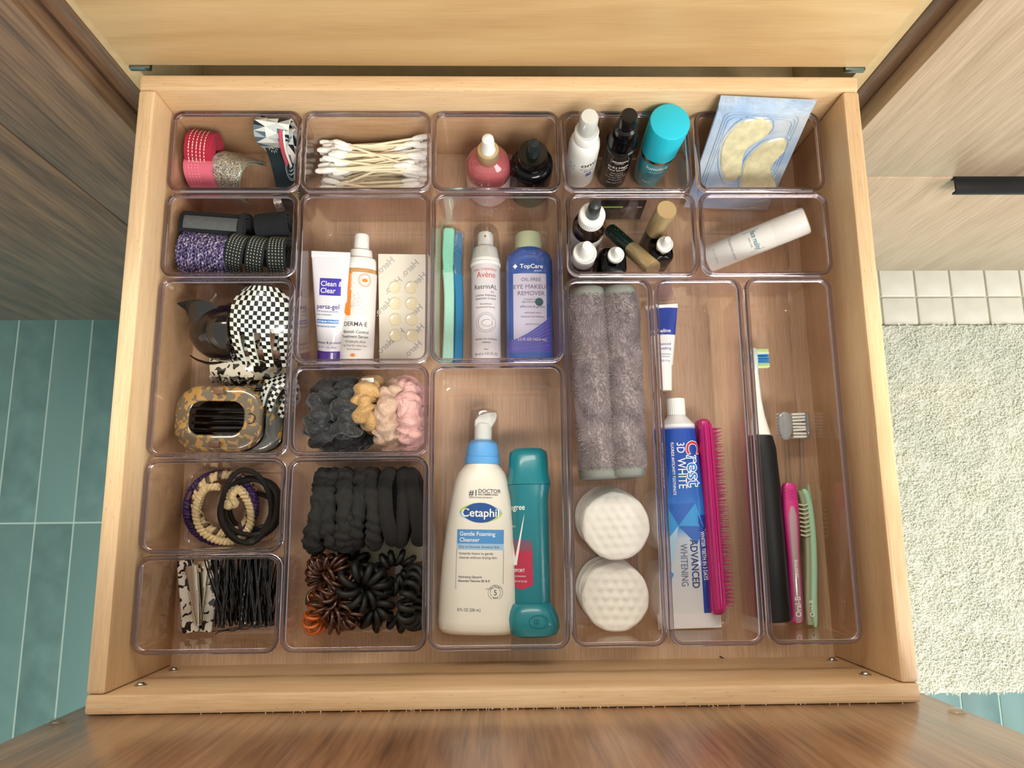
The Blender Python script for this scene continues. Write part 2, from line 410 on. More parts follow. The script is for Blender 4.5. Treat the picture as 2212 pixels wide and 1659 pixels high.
def screw():
    return join(lathe([(4.2, 0), (4.2, .5), (3.0, .9), (2.8, 1.5), (1.9, 2.3), (1.0, 2.5), (.9, 1.6), (.01, 1.5)], 20), sh(bx(-1.5, 1.5, -.35, .35, 2.1, 2.6, .1)), sh(bx(-.35, .35, -1.5, 1.5, 2.1, 2.6, .1)))
sv = screw()
for x, z in ((-250, 18.4), (-250, 72.6), (251, 16.3), (250, 71.8)):
    s = obj('screw', sv, screw_m, dr, label='silver screw'); s.matrix_local = Matrix.Translation((x*.001, -hl*.001, z*.001)) @ Matrix.Rotation(-PI/2, 4, 'X')
bumper_m = clearmat('clear_bumper_rubber', (.93, .9, .84), 1, .08)
for x, z in ((-284+4, 117), (280, 126)):
    s = obj('bumper', lathe([(5.2, 0), (5.2, .8), (4.5, 1.8), (3.6, 2.6), (.01, 2.9)], 24), bumper_m, dr, label='clear round bumper dot'); s.matrix_local = Matrix.Translation((x*.001, (-hl-T)*.001, z*.001)) @ Matrix.Rotation(-PI/2, 4, 'X')
lintm = mat('pale_lint', '#e6ddcc', .9)
rnd = random.Random(8); L = []
for i in range(90):
    x = rnd.triangular(-260, 270, 60); L.append(sh(lathe([(.35, 0), (.25, .4)], 5), x, -hl-T+rnd.uniform(-.1, .5), 98.6+rnd.uniform(0, .9)))
obj('crumb', join(*L), lintm, dr, kind='stuff', smooth=0)
# ---------------------------------------------------------------- cabinet around it
cab = thing('vanity_cabinet', 'walnut vanity cabinet with cream inner sides around the open drawer', 'cabinet', loc())
for s in (-1, 1):
    a, b = sorted((s*287, s*300.5)); obj('side_panel', bx(a, b, 248, 700, -590, 300, .8), oak_flat, cab)
    a, b = sorted((s*300.6, s*317.2)); obj('face_edge', bx(a, b, 247, 700, -590, 300, .8), wal_z, cab)
obj('back_panel', bx(-300, 300, 690, 700, -100, 300), oak_flat, cab)
obj('bottom_panel', bx(-287, 287, 250, 690, -60, -45), oak_flat, cab)
obj('countertop', bx(-920, 1120, 205, 712, 301, 325, 2), mat('white_countertop', '#dcd8ce', .3), cab)
struct('wall_back', bx(-1600, 1900, 712, 740, -838, 1700), mat('warm_white_wall', '#e4ddd0', .7))
up = thing('upper_drawer', 'closed pale beech drawer front above the open drawer', 'drawer', loc())
obj('front_board', bx(-283.5, 281, 235, 250, 99, 300, .5), pale_x, up)
obj('bottom_panel', bx(-270, 270, 250, 680, 105, 112, .5), oak_flat, up)
for s in (-1, 1):
    o = obj('slide_bracket', join(bx(-8, 8, 233, 262, 94, 98.6, .8), bx(-8, 8, 262, 640, 90, 98.6, .8)), zinc, up, label='steel slide bracket'); o.location = (s*.2735 - .001, 0, 0)
lc = thing('left_cabinet', 'dark walnut cabinet doors to the left of the drawer', 'cabinet', loc())
obj('door', bx(-422.8, -318.5, 228, 247, -594, 300, .8), wal_z, lc); obj('door', bx(-900, -424.4, 228, 247, -594, 300, .8), wal_z, lc)
obj('carcass', bx(-898, -319, 248.5, 690, -590, 300, .8), wal_z, lc)
rc = thing('right_cabinet', 'walnut drawer fronts, pale sheen painted in, with a black edge pull at the right', 'cabinet', loc())
obj('drawer_front', bx(316.2, 1100, 228, 247, -73, 300, .8), wal_sheen, rc); obj('drawer_front', bx(316.2, 1100, 228, 247, -359, -75, .8), wal_sheen, rc)
obj('side_panel', bx(318.6, 322, 248, 690, -355, 300, .8), wal_z, rc)
obj('carcass', bx(323, 1098, 248.5, 690, -355, 300, .8), wal_z, rc)
obj('handle', join(bx(453, 640, 213, 228.5, -75.2, -73.2, .5), bx(453, 640, 212, 214.4, -81, -73.3, 1), bx(453, 640, 226.5, 228.1, -79, -73, .3)), black_metal, rc, label='black metal edge pull')
# ================================================================ CLEAR BINS
bin_m = clearmat('clear_acrylic_wall', (.955, .935, .938))
t = NT('clear_acrylic_rim'); t.base((.80, .77, .80)); t.set(Transmission_Weight=1.0, Roughness=.03, IOR=1.45); rim_m = t.m
def bin_body(hx, hy, H=71.5):
    r = 9.5; pr = [(7.9, 0), (6.2, 0), (5.4, 1.5), (2.8, 3.5), (2.2, 6), (.7, H), (2.1, H), (3.4, 7), (4.3, 4.7), (7.0, 4.2), (7.8, 3.2), (8.8, 3.2)]
    return loft([rr(hx-i, hy-i, max(r-i*.7, 2.2), z, 5) for i, z in pr])
def bin_rim(hx, hy, H=71):
    r = 9.5; L = []
    for i, z in ((.1, H-3), (0, H-.5), (.3, H+1), (1.2, H+1.7), (2.4, H+1.7), (3.2, H+1.1), (3.4, H), (3.2, H-3)): L.append(rr(hx-i, hy-i, r-i*.9, z, 5))
    return loft(L, closed=True)
BINS = {  # x0,x1,y0,y1 of the rim, label
 'A1': (-259.3,-157.7,145.6,213.4,'clear bin of rolled red, pink and glitter headbands in the back left corner'),
 'A2': (-259.3,-157.9,77.2,144.8,'clear bin of black and purple rolled headbands on the left side'),
 'A3': (-259.3,-157.9,-59.0,76.4,'clear bin holding the claw clips and tortoiseshell clips'),
 'A4': (-259.2,-157.9,-127.0,-59.6,'clear bin holding the braided and thin black hair ties'),
 'A5': (-259.2,-157.9,-194.8,-127.6,'clear bin of bobby pins and snap clips in the front left corner'),
 'B1': (-157.0,-55.9,145.6,213.4,'clear bin full of cotton swabs'),
 'B2': (-157.0,-55.9,9.8,144.8,'clear bin with the orange labelled serum bottle and white gel tube'),
 'B3': (-157.2,-55.6,-58.8,9.0,'clear bin packed with satin scrunchies'),
 'B4': (-157.0,-55.6,-194.8,-59.4,'clear bin of black fabric ties and coiled hair ties'),
 'C1': (-55.2,45.2,145.6,213.4,'clear bin with the rose and black dropper bottles'),
 'C2': (-55.2,45.2,9.8,144.8,'clear bin with razors, pump cream and the blue makeup remover bottle'),
 'C3': (-55.0,44.6,-194.8,9.0,'long clear bin with the cleanser bottle and teal deodorant'),
 'D1': (47.0,148.6,145.6,213.4,'clear bin with the white, black and turquoise pump bottles at the back'),
 'D2': (48.6,149.8,76.6,144.8,'clear bin crowded with small dropper bottles and gold capped tubes'),
 'E1': (152.1,253.4,145.6,213.4,'clear bin with the foil eye mask sachet in the back right corner'),
 'E2': (152.3,253.8,76.8,144.8,'clear bin with one white serum bottle lying slanted'),
 'F1': (45.6,112.8,-193.8,75.2,'narrow clear bin with grey cloths and cotton pads'),
 'F2': (114.2,181.6,-193.8,75.2,'narrow clear bin with the toothpaste tube and pink brush'),
 'F3': (183.7,251.1,-193.8,75.4,'narrow clear bin of toothbrushes along the right side'),
}
for k, (x0, x1, y0, y1, lab) in BINS.items():
    hx, hy = (x1-x0)/2, (y1-y0)/2
    b = thing('storage_bin', lab, 'bin', loc((x0+x1)/2, (y0+y1)/2, .3), 'clear plastic drawer bins')
    obj('tray', bin_body(hx, hy), bin_m, b, smooth=40); obj('rim', bin_rim(hx, hy), rim_m, b, smooth=60)
# ================================================================ CONTENTS: bottles and tubes
def body(prof, n=40, cap0=True, cap1=True):
    """prof: (z, hx, hy, e)"""
    return loft([sell(max(hx, .01), max(hy, .01), e, z, n) for z, hx, hy, e in prof], cap0, cap1)
def bodysurf(prof, off=.15):
    zs = [p[0] for p in prof]
    def S(x, z, o=0):
        hx = float(np.interp(z, zs, [p[1] for p in prof])); hy = float(np.interp(z, zs, [p[2] for p in prof])); e = float(np.interp(z, zs, [p[3] for p in prof]))
        t = min(abs(x)/hx, .985); return (max(-hx, min(hx, x)), -hy*(1-t**e)**(1/e)-off-o, z)
    return S
white = mat('white_plastic', '#e9ebe6', .35, sub=.0); offw = mat('ivory_plastic', '#e6e3d6', .32); matteblk = mat('black_gloss_plastic', '#060707', .2)
silver = mat('polished_silver', '#c8c8c8', .12, 1); gold = mat('satin_gold', '#c9b58a', .4, .65)
clear = clearmat('clear_cap_plastic', (.86, .87, .87), f0=.13); ink = mat('dark_grey_ink', '#4a4a4e', .6); inkw = mat('white_ink', '#f2f2f2', .5); inkb = mat('black_ink', '#15151a', .6)
red_ink = mat('red_ink', '#cf5347', .6); lgrey = mat('light_grey_ink', '#a9a9a6', .6); cobalt = mat('navy_blue_ink', '#1f4f8f', .5)
def flute(r, z0, z1, n=48, d=.35, top=True):
    L = []
    for z, k in ((z0, 0), (z0+.3, 1), (z1-.6, 1), (z1, 0)):
        L.append([( (r-(d if (i % 2) else 0)-(0 if k else .5))*math.cos(2*PI*i/n), (r-(d if (i % 2) else 0)-(0 if k else .5))*math.sin(2*PI*i/n), z) for i in range(n)])
    return loft(L)
# ---- C3 cleanser bottle
z0 = FLOOR+20.3
M = axis_frame(P(1026, 1367, z0), P(1037, 905, z0))
t = thing('cleanser_bottle', 'large white foaming cleanser bottle with sky blue collar lying in long bin', 'bottle', M)
pr = [(0, 24, 14, 2.6), (1, 27.5, 17, 2.6), (4, 30, 19.3, 2.7), (10, 30.8, 20, 2.7), (30, 30.4, 20, 2.7), (55, 29, 19.8, 2.7), (80, 26.6, 19.2, 2.6), (100, 23.8, 18, 2.5), (113, 21.2, 16.8, 2.4), (120, 18.6, 15.2, 2.3), (124, 15.6, 13.8, 2.1), (126.5, 13.4, 13, 2), (128, 13, 12.8, 2)]
obj('body', body(pr), offw, t); S = bodysurf(pr)
sky = mat('sky_blue_plastic', '#5fa4e0', .35)
obj('collar', lathe([(13.2, 127), (13.9, 127.4), (13.9, 132.5), (13.1, 133), (13.1, 137), (11.5, 144), (9, 146), (.01, 146)]), sky, t)
obj('pump', join(lathe([(7, 145), (7, 158), (6.6, 159), (.01, 159)]), sh(loft([rr(7, 4.5, 2, 157), rr(8.5, 4, 2, 162, cx=1.5), rr(7.5, 3, 1.5, 166, cx=3.5), rr(3, 2.5, 1.5, 168.5, cx=7.5)]), 0, 0, 0)), white, t)
obj('clear_cap', lathe([(12.6, 143), (12.2, 165), (11, 169.5), (8, 171.5), (.01, 172)], cap0=False), clear, t)
blue = mat('label_light_blue', '#4f93cf', .5); pale = mat('label_pale_blue', '#9cc4e4', .5); lime = mat('label_lime', '#a6cf3a', .5); navy = mat('label_navy', '#1b4f94', .5)
def lens(w, h):  # pointed oval
    return lambda fx, fz: ((fx-.5)*2*w, (fz-.5)*2*h*(1-abs((fx-.5)*2)**2.2)**.8 if abs(fx-.5) < .4999 else 0)
sf = lambda w, h, cx, cz: (lambda fx, fz: (cx+lens(w, h)(fx, fz)[0], cz+lens(w, h)(fx, fz)[1]))
obj('emblem', patch(S, 0,0,0,0, 26, 4, .05, sf(14.5, 7.4, -.2, 89.5)), navy, t, smooth=0)
obj('emblem_green', join(patch(S, 0,0,0,0, 12, 2, 0, lambda fx, fz: (-16.5+12*fx, 89.5+6.2*fx**.5*fz*1.2)), patch(S, 0,0,0,0, 12, 2, 0, lambda fx, fz: (16.3-12*fx, 89.5-6.2*fx**.5*fz*1.2))), lime, t, smooth=0)
obj('emblem_blue', join(patch(S, 0,0,0,0, 12, 2, 0, lambda fx, fz: (16.3-14*fx, 89.5+6.2*fx**.5*fz*1.2)), patch(S, 0,0,0,0, 12, 2, 0, lambda fx, fz: (-16.5+14*fx, 89.5-6.2*fx**.5*fz*1.2))), pale, t, smooth=0)
obj('label_band', patch(S, -17.4, 17.8, 66.6, 77, 14, 3, 0), blue, t, smooth=0); obj('label_strip', patch(S, -17.4, 17.8, 62.2, 66.6, 14, 2, 0), pale, t, smooth=0)
obj('label_frame', stroke(S, [(-17.4, 62.2), (-17.4, 34), (7, 34)], .25, .05) , ink, t, smooth=0); obj('label_frame', stroke(S, [(17.8, 62.2), (17.8, 37.5)], .25, .05), ink, t, smooth=0)
write(t, S, [('Cetaphil', 8.6, -.2, 86.6, 'CENTER', 0, .02), ('Gentle Foaming', 4.2, -15.6, 72.4, 'LEFT', 0, .02), ('Cleanser', 4.2, -15.6, 68, 'LEFT', 0, .02)], inkw, 'lettering', .12)
write(t, S, [('#1', 6.4, -9.4, 102.2, 'LEFT', 0, .02), ('DOCTOR', 4.0, -2.4, 104.5, 'LEFT', 0, .02), ('RECOMMENDED', 2.05, -2.4, 102.5, 'LEFT', 0, .02), ('SENSITIVE SKINCARE BRAND', 1.35, -9, 100.4, 'LEFT', 0, .01),
  ('Dry to Normal, Sensitive Skin', 2.5, -15.6, 63.4, 'LEFT', 0, .01), ('Instantly foams to gently', 2.6, -15.6, 58.6, 'LEFT'), ('cleanse without drying skin', 2.6, -15.6, 55.6, 'LEFT'), ('Hydrating Glycerin', 2.3, -15.6, 41.6, 'LEFT', 0, .01), ('Essential Vitamins B5 & E', 2.3, -15.6, 38.8, 'LEFT', 0, .01),
  ('5', 5.6, 12.2, 29.4), ('SKIN', 1.4, 9.2, 34, 'CENTER', .6), ('SENSITIVITY', 1.3, 13.8, 34.8, 'CENTER', -.35), ('SIGNS', 1.5, 12.2, 26.9), ('8 FL OZ (236 mL)', 3.1, -15.6, 17.8, 'LEFT', 0, 0, .75)], ink)
obj('seal', join(stroke(S, arcpts(12.2, 31.4, 3.8, 3.8), .22), stroke(S, arcpts(12.2, 31.4, 5.4, 5.4, -60, 240), .22)), ink, t, smooth=0)
# ---- C3 deodorant stick
teal = mat('teal_glossy_plastic', '#157c88', .28, coat=.3, var=.04, bscale=.05)
z0 = FLOOR+23
M = axis_frame(P(1166, 1383, z0), P(1157, 1003, z0))
t = thing('deodorant_stick', 'teal antiperspirant stick with twist base beside the cleanser bottle', 'deodorant', M)
pr = [(20, 14, 14, 2.6), (24, 14.7, 14.6, 2.6), (100, 14.7, 14.6, 2.6), (106, 15.3, 15, 2.6), (110, 16.3, 15.8, 2.6), (112, 16.6, 16, 2.6)]
obj('case', body(pr), teal, t); S = bodysurf(pr)
obj('cap', body([(112.3, 16.8, 16.2, 2.6), (114, 17, 16.4, 2.6), (120, 15.8, 15.4, 2.6), (134, 15.2, 14.6, 2.6), (138, 14.4, 12, 2.6), (140.5, 11, 9, 2.5), (141, 5, 4, 2.3)]), teal, t)
L = []
for z, hx, hy, c in ((0, 14, 17, 1.2), (1.5, 17.5, 20, 1.6), (6, 19.6, 22, 1.4), (13, 19.8, 22.4, .4), (19, 18, 21, -.2), (23, 16, 19, -.4), (24, 14, 18, -.4)): L.append(sell(hx, hy, 2.8, z, 40, c))
obj('twist_base', loft(L), teal, t)
obj('grip_mark', join(*[stroke(lambda x, z, o=0: (x, -22.6-o, z), arcpts(4, 12, 7-q*.0, 4.6, 0, 360), .35) for q in (0,)], *[stroke(lambda x, z, o=0: (x, -22.6, z), [(x, 10), (x, 14)], .5) for x in (1, 2.4, 3.8)]), mat('dark_teal', '#0c5a64', .4), t, smooth=0)
obj('label_panel', patch(S, -15, 1, 38, 62, 10, 4), mat('label_crimson', '#b9324f', .4), t, smooth=0)
obj('label_tip', patch(S, 0,0,0,0, 10, 3, 0, lambda fx, fz: (-15+16*fx, 38-4*(1-abs(fx-.45)*1.6)*(1-fz))), MATS['label_crimson'], t, smooth=0)
obj('label_lines', join(*[patch(S, -15, 1, 62.6+1.5*i, 62.9+1.5*i+.35*(5-i)*.4, 10, 1) for i in range(6)]), MATS['label_crimson'], t, smooth=0)
obj('tick_mark', join(ngon([(0, 0), (3.2, 0), (3.2, 0)]) if False else patch(S, 0,0,0,0, 4, 10, .1, lambda fx, fz: (-12 + fz*7.5 + (fx-.5)*2.2*(1-fz)**.7 , 52+fz*38)), patch(S, 0,0,0,0, 3, 6, .1, lambda fx, fz: (-12 - fz*2.4 + (fx-.5)*1.5, 52+fz*20))), inkw, t, smooth=0)
write(t, S, [('Degree', 6.2, -4, 93, 'RIGHT', 0, .02, .8), ('SPORT', 3.3, -9, 47, 'CENTER', 0, .02, .8), ('NET WT 2.7 OZ', 2.0, -8.5, 39.5, 'CENTER', 0, 0, .7), ('ANTIPERSPIRANT', 1.4, -8.5, 43.4, 'CENTER', 0, 0, .8), ('72H', 2, -13.2, 80, 'CENTER')], inkw, 'lettering', .15)
# ---- C2 pump cream
z0 = FLOOR+12.6
M = axis_frame(P(1051, 790, z0), P(1048, 462, z0))
t = thing('pump_cream_bottle', 'slim white pump bottle with clear cap and red lettering beside mint razor', 'bottle', M)
frost = mat('silvery_white_plastic', '#d9d6da', .25, coat=.5)
obj('body', lathe([(10.5, 0), (12, .8), (12.2, 2), (12.2, 86)], 40), frost, t)
obj('collar', lathe([(12.5, 85.5), (12.7, 86), (12.7, 88), (12.0, 88.6), (12.0, 91), (10.2, 101), (9.6, 102), (.01, 102)], 40), white, t)
obj('pump', lathe([(6.8, 101), (6.6, 113), (6.0, 115.5), (5, 116), (.01, 116)]), white, t)
obj('nozzle', xf(lathe([(1.1, 0), (.9, 1), (.01, 1)], 10), loc(0, -5.9, 111, 0, PI/2)), mat('brown_residue', '#9a6234', .6), t)
obj('clear_cap', lathe([(12.4, 91), (12.1, 108), (11, 118), (8, 122), (.01, 123.5)], 40, cap0=False), clear, t)
S = cylsurf(12.2)
write(t, S, [('Avène', 7.2, .6, 73.2, 'CENTER', 0, 0, .9), ('EAU THERMALE', 2.9, 0, 79.2)], red_ink)
write(t, S, [('RetrinAL', 5.6, 0, 63.4), ('0.1', 2.6, 6, 60), ('Crème Intensive', 2.7, 0, 57.2), ('Intensive Cream', 2.7, 0, 54.4), ('Rétinaldéhyde', 1.7, 0, 50), ('Retinaldehyde Booster', 1.7, 0, 47.4), ('Wrinkles, loss of elasticity', 2.1, 0, 20.6, 'CENTER', 0, 0, .85), ('radiance', 2.1, 0, 17.8), ('PARIS', 1.5, 0, 12), ('30 ml e /1.01 FL.OZ', 3.1, 0, 8, 'CENTER', 0, 0, .8)], ink)
obj('emblem', join(stroke(S, arcpts(0, 35, 8.4, 8.4), .2), stroke(S, arcpts(0, 35, 6.6, 6.8, 20, 330), .25), stroke(S, arcpts(1, 34.6, 4.4, 2.8, 60, 400), .25), stroke(S, [(-8, 46.2), (8, 46.2), (8, 51.6), (-8, 51.6)], .15, 0, True)), ink, t, smooth=0)
obj('label_line', join(stroke(S, [(-8, 45), (8, 45)], .3), stroke(S, [(-8, 14.5), (8, 14.5)], .4)), red_ink, t, smooth=0)
# ---- C2 blue makeup remover
z0 = FLOOR+14.2
M = axis_frame(P(1146, 792, z0), P(1142, 489, z0))
t = thing('makeup_remover_bottle', 'blue transparent makeup remover bottle with pale green cap', 'bottle', M)
pr = [(0, 15, 9, 2.6), (1.5, 18, 12, 2.8), (5, 19.6, 13.6, 3), (70, 19.6, 13.8, 3), (88, 19.6, 13.8, 3), (94, 18.4, 13, 2.6), (98, 14, 11.5, 2.2), (100, 10.5, 10.4, 2)]
bl = NT('blue_liquid_plastic'); c = bl.n('TexCoord'); s_ = bl.n('SeparateXYZ'); bl.l(c.outputs['Object'], s_.inputs[0])
ab = bl.n('Math', operation='ABSOLUTE'); bl.l(s_.outputs[0], ab.inputs[0]); mr = bl.n('MapRange'); bl.l(ab.outputs[0], mr.inputs[0]); mr.inputs[1].default_value = .012; mr.inputs[2].default_value = .0175
bl.base('#4a70c6'); bl.set(Roughness=.12, Coat_Weight=1, Coat_Roughness=.03, Transmission_Weight=.35, IOR=1.35); 
obj('body', body(pr, 48), bl.m, t); S = bodysurf(pr)
obj('cap', join(lathe([(10.8, 99.6), (11.4, 100), (11.3, 112), (10.4, 113.6), (.01, 113.8)], 36)), mat('sage_green_plastic', '#b4bd9c', .4), t)
obj('label', patch(S, -13.5, 13.5, 9, 75, 14, 6), mat('milky_lilac_label', '#c2bfd4', .2, coat=1), t, smooth=0)
obj('label_wave', patch(S, 0,0,0,0, 16, 4, .05, lambda fx, fz: (-17+34*fx, 9+(10+20*fx**1.5)*fz)), mat('violet_wave_print', '#5a59b4', .25, coat=.8), t, smooth=0)
obj('wave_lines', join(*[stroke(S, [(-16.5+33*f/16, 9+(10+20*(f/16)**1.5)*(k/9)) for f in range(17)], .18, .1) for k in range(2, 10)]), mat('pale_violet_ink', '#9a9adf', .4), t, smooth=0)
write(t, S, [('TopCare', 5.2, 1.5, 79.5, 'CENTER', 0, .02), ('BEAUTY', 1.8, 7, 76.6), ('5.5 FL OZ (162.6 mL)', 3.1, 1.5, 18.6, 'CENTER', 0, 0, .85)], inkw, 'lettering', .15)
obj('star_emblem', disc(S, 0, 0, 0, 0, 4) if False else patch(S, 0,0,0,0, 6, 6, .15, lambda fx, fz: (-11.8+(fx-.5)*4*(1-abs(fz-.5)*2)**1.6, 81.2+(fz-.5)*5)), inkw, t, smooth=0)
write(t, S, [('OIL-FREE', 4.1, 1, 68.4), ('EYE MAKEUP', 5.1, 1, 62), ('REMOVER', 5.1, 1, 56.4), ('effective & gentle', 2.9, 2, 46), ('removes even', 2.4, 2, 41), ('waterproof makeup', 2.4, 2, 37.8), ('gentle formula', 2.0, 2, 31.6)], mat('plum_grey_ink', '#75607a', .5), 'lettering', .15)
write(t, S, [('Compare to', 2.1, 0, 52.4), ('NEUTROGENA', 2.2, .5, 50)], mat('olive_ink', '#5d6b4a', .5), 'lettering', .15)
obj('badge', disc(S, 7.5, 50.8, 3.4, 3.4, 20, .08), mat('badge_dark_teal', '#3c5a68', .4), t, smooth=0)
# ---- C2 brow razors
def razor(name, lab, p0, p1, bodym, zz, w=5.0, tw=0, coverm=None):
    L_ = (Vector(p1)-Vector(p0)).length; M = axis_frame(p0, p1, (0,0,1), tw); t = thing(name, lab, 'razor', M)
    path = smoothpath([(0, 0, 0), (.4, 0, L_*.25), (.2, 0, L_*.5), (-1.2, 0, L_*.68)], 20)
    L = []
    for i, p in enumerate(path):
        f = i/19; L.append([(p.x+q[0], q[1], p.z) for q in rr(w*(.95-.12*math.sin(f*3)), 1.9, 1.6, 0, 4)])
    obj('handle', loft(L), bodym, t)
    head = loft([rr(w*.82, 1.6, 1.4, L_*.68, 4, -1.2), rr(w*.9, 1.5, 1.2, L_*.8, 4, -1.6), rr(w*.95, 1.4, 1.2, L_*.97, 4, -1.0), rr(w*.7, 1.1, 1, L_*.985, 4, -1.0)])
    obj('head', head, bodym, t)
    obj('blade', sh(rbox(2.0, .3, L_*.22, .1, .1), w*.7-1, 0, L_*.72), silver, t)
    obj('blade_cover', loft([rr(w*1.02, 2.4, 1.2, L_*.66, 4, -.8), rr(w*1.08, 2.3, 1.2, L_*.8, 4, -.9), rr(w*1.05, 2.1, 1.2, L_, 4, -.6)]), coverm or clear, t)
    return t
speck = spotted('speckled_mint_plastic', '#a3d8c4', '#8bbfa8', 1.6, .36, .4); bluep = mat('blue_satin_plastic', '#2f7fae', .3)
razor('brow_razor', 'blue handled brow razor tucked under the mint one', P(989, 783, 7), P(992, 500, 9), bluep, 0, 4.6, .35)
razor('brow_razor', 'speckled mint green brow razor with clear blade cover at the bin wall', P(962, 785, 12.5), P(968, 482, 13), speck, 0, 5.2, .1, clearmat('frosted_mint_cover', (.78, .93, .88), 1, .1))
# ---- B2 gel tube
def tube_body(L_, r0, hx1, n=36, z0=0, flat=1.0):
    pr = []
    for i in range(13):
        f = i/12; hx = r0+(hx1-r0)*f; hy = r0*(1-f**1.5)+flat*f**1.5; pr.append((z0+L_*f, hx, max(hy, flat), 2+1.2*f))
    return pr
purple = mat('deep_purple_cap', '#4a2a8a', .25, coat=.6); tubew = mat('white_tube_laminate', '#e4e4ea', .3, coat=.4)
M = axis_frame(P(706, 797, FLOOR+11), P(706, 551, 46), (0,0,1), -.12)
t = thing('acne_gel_tube', 'white gel tube with purple cap leaning beside the orange striped serum', 'tube', M)
pr = tube_body(74, 10.2, 15.8, z0=16); pr = [(15, 9.4, 9.4, 2)]+pr
obj('body', body(pr), tubew, t); S = bodysurf(pr); obj('seal', sh(rbox(32, 1.6, 5, .6, .2), 0, 0, 89.5), tubew, t)
obj('cap', flute(10.6, 0, 15.4, 60, .2), purple, t)
obj('label_block', join(patch(S, -7.5, 10, 60, 73.5, 12, 4)), mat('violet_blue_print', '#4a3fae', .35), t, smooth=0)
obj('label_band', patch(S, -9, 9, 37.8, 41, 12, 2), mat('bright_blue_print', '#3d7fc4', .35), t, smooth=0)
write(t, S, [('Clean &', 5.6, -6.6, 67.4, 'LEFT', 0, .02), ('Clear', 5.6, -6.6, 62, 'LEFT', 0, .02), ('MAXIMUM STRENGTH', 2.2, -8.4, 38.6, 'LEFT', 0, .02, .8)], inkw, 'lettering', .12)
write(t, S, [('persa-gel', 5.2, -9.4, 49.5, 'LEFT', 0, .02), ('10% benzoyl peroxide', 2.0, -9.4, 46.8, 'LEFT'), ('acne medication', 2.0, -9.4, 44.2, 'LEFT'), ('FRAGRANCE-FREE', 2.0, -9.2, 34.8, 'LEFT', 0, .01), ('Johnson & Johnson', 2.6, -9, 21.8, 'LEFT', 0, .01), ('NET WT 1 OZ. (28 g)', 1.8, -9, 18.2, 'LEFT')], mat('indigo_ink', '#3b3a8e', .5))
# ---- B2 serum bottle
z0 = FLOOR+18
M = axis_frame(P(769, 797, FLOOR+14), P(783, 483, 36), (0,0,1), .15)
t = thing('blemish_serum_bottle', 'white labelled serum pump bottle with an orange stripe and lotus drawing', 'bottle', M)
amber = mat('amber_serum', '#c99a62', .15, coat=.8)
obj('body', lathe([(11, 0), (13.2, 1), (13.5, 3), (13.5, 78), (12.8, 80.5), (11.5, 81.5)], 44), amber, t)
obj('label', lathe([(13.6, 4), (13.65, 4.05), (13.65, 76.9), (13.6, 77)], 44, False, False), mat('white_paper_label', '#ecebe8', .45), t)
obj('collar', lathe([(12.6, 80.5), (12.9, 81), (12.6, 88), (12.0, 89.5), (10, 90.2)], 44), white, t)
obj('shoulder', lathe([(10, 89), (9.6, 91), (8.8, 96.5), (7.6, 97.2)], 36), white, t); obj('nozzle', lathe([(6.4, 96), (6.1, 108.5), (5.3, 110), (.01, 110.4)], 32), white, t)
S = cylsurf(13.65, .1); orange = mat('orange_print', '#e88a2c', .5)
obj('stripe', patch(S, -9.6, -6, 42, 77, 4, 6), orange, t, smooth=0)
obj('leaf_print', patch(S, 0,0,0,0, 6, 6, 0, lambda fx, fz: (-9.6-4*math.sin(fz*PI)*fx, 42+11*fz)), orange, t, smooth=0)
pet = []
for a in (-20, 10, 38, 62, 88): 
    ca = math.radians(a); L = 12
    pts = [(-6+L*f*math.cos(ca)-w_*3.1*math.sin(f*PI)*math.sin(ca), 49+L*f*math.sin(ca)+w_*3.1*math.sin(f*PI)*math.cos(ca)) for w_ in (1, -1) for f in ([i/8 for i in range(9)] if w_ > 0 else [1-i/8 for i in range(9)])]
    pet.append(stroke(S, pts, .14))
obj('lotus_outline', join(*pet), lgrey, t, smooth=0)
obj('seal', join(stroke(S, arcpts(4.6, 70.8, 5, 5), .5), stroke(S, arcpts(4.6, 70.8, 3.8, 3.8), .2), disc(S, 4.6, 70.6, 2.4, 1.5, 16)), orange, t, smooth=0)
write(t, S, [('ANTI-ACNE', 2.5, -7.0, 75.5, 'LEFT', -PI/2, .01)], inkw, 'lettering', .1)
write(t, S, [('DERMA·E', 5, -2, 33.6, 'CENTER', 0, .01), ('Blemish Control', 3.3, -1.2, 28, 'CENTER', 0, .02), ('Treatment Serum', 3.3, -2.2, 24.2, 'CENTER', 0, .02), ('1% Salicylic Acid', 2.6, -1.4, 20.4), ('Tea Tree Oil + Aloe Vera', 1.9, -1.6, 17.4), ('Serum hydratant', 1.7, -2, 14.6), ('2 FL OZ / 60 mL', 2.8, -2, 5.2)], ink)
obj('lotus', join(*[patch(S, 0,0,0,0, 3, 5, .0, (lambda a: lambda fx, fz: (-2.6+math.sin(a)*3.1*fz+(fx-.5)*1.5*math.sin(fz*PI), 9+3.3*fz*math.cos(a)))(a)) for a in (-1.1, -.5, 0, .5, 1.1)]), orange, t, smooth=0)
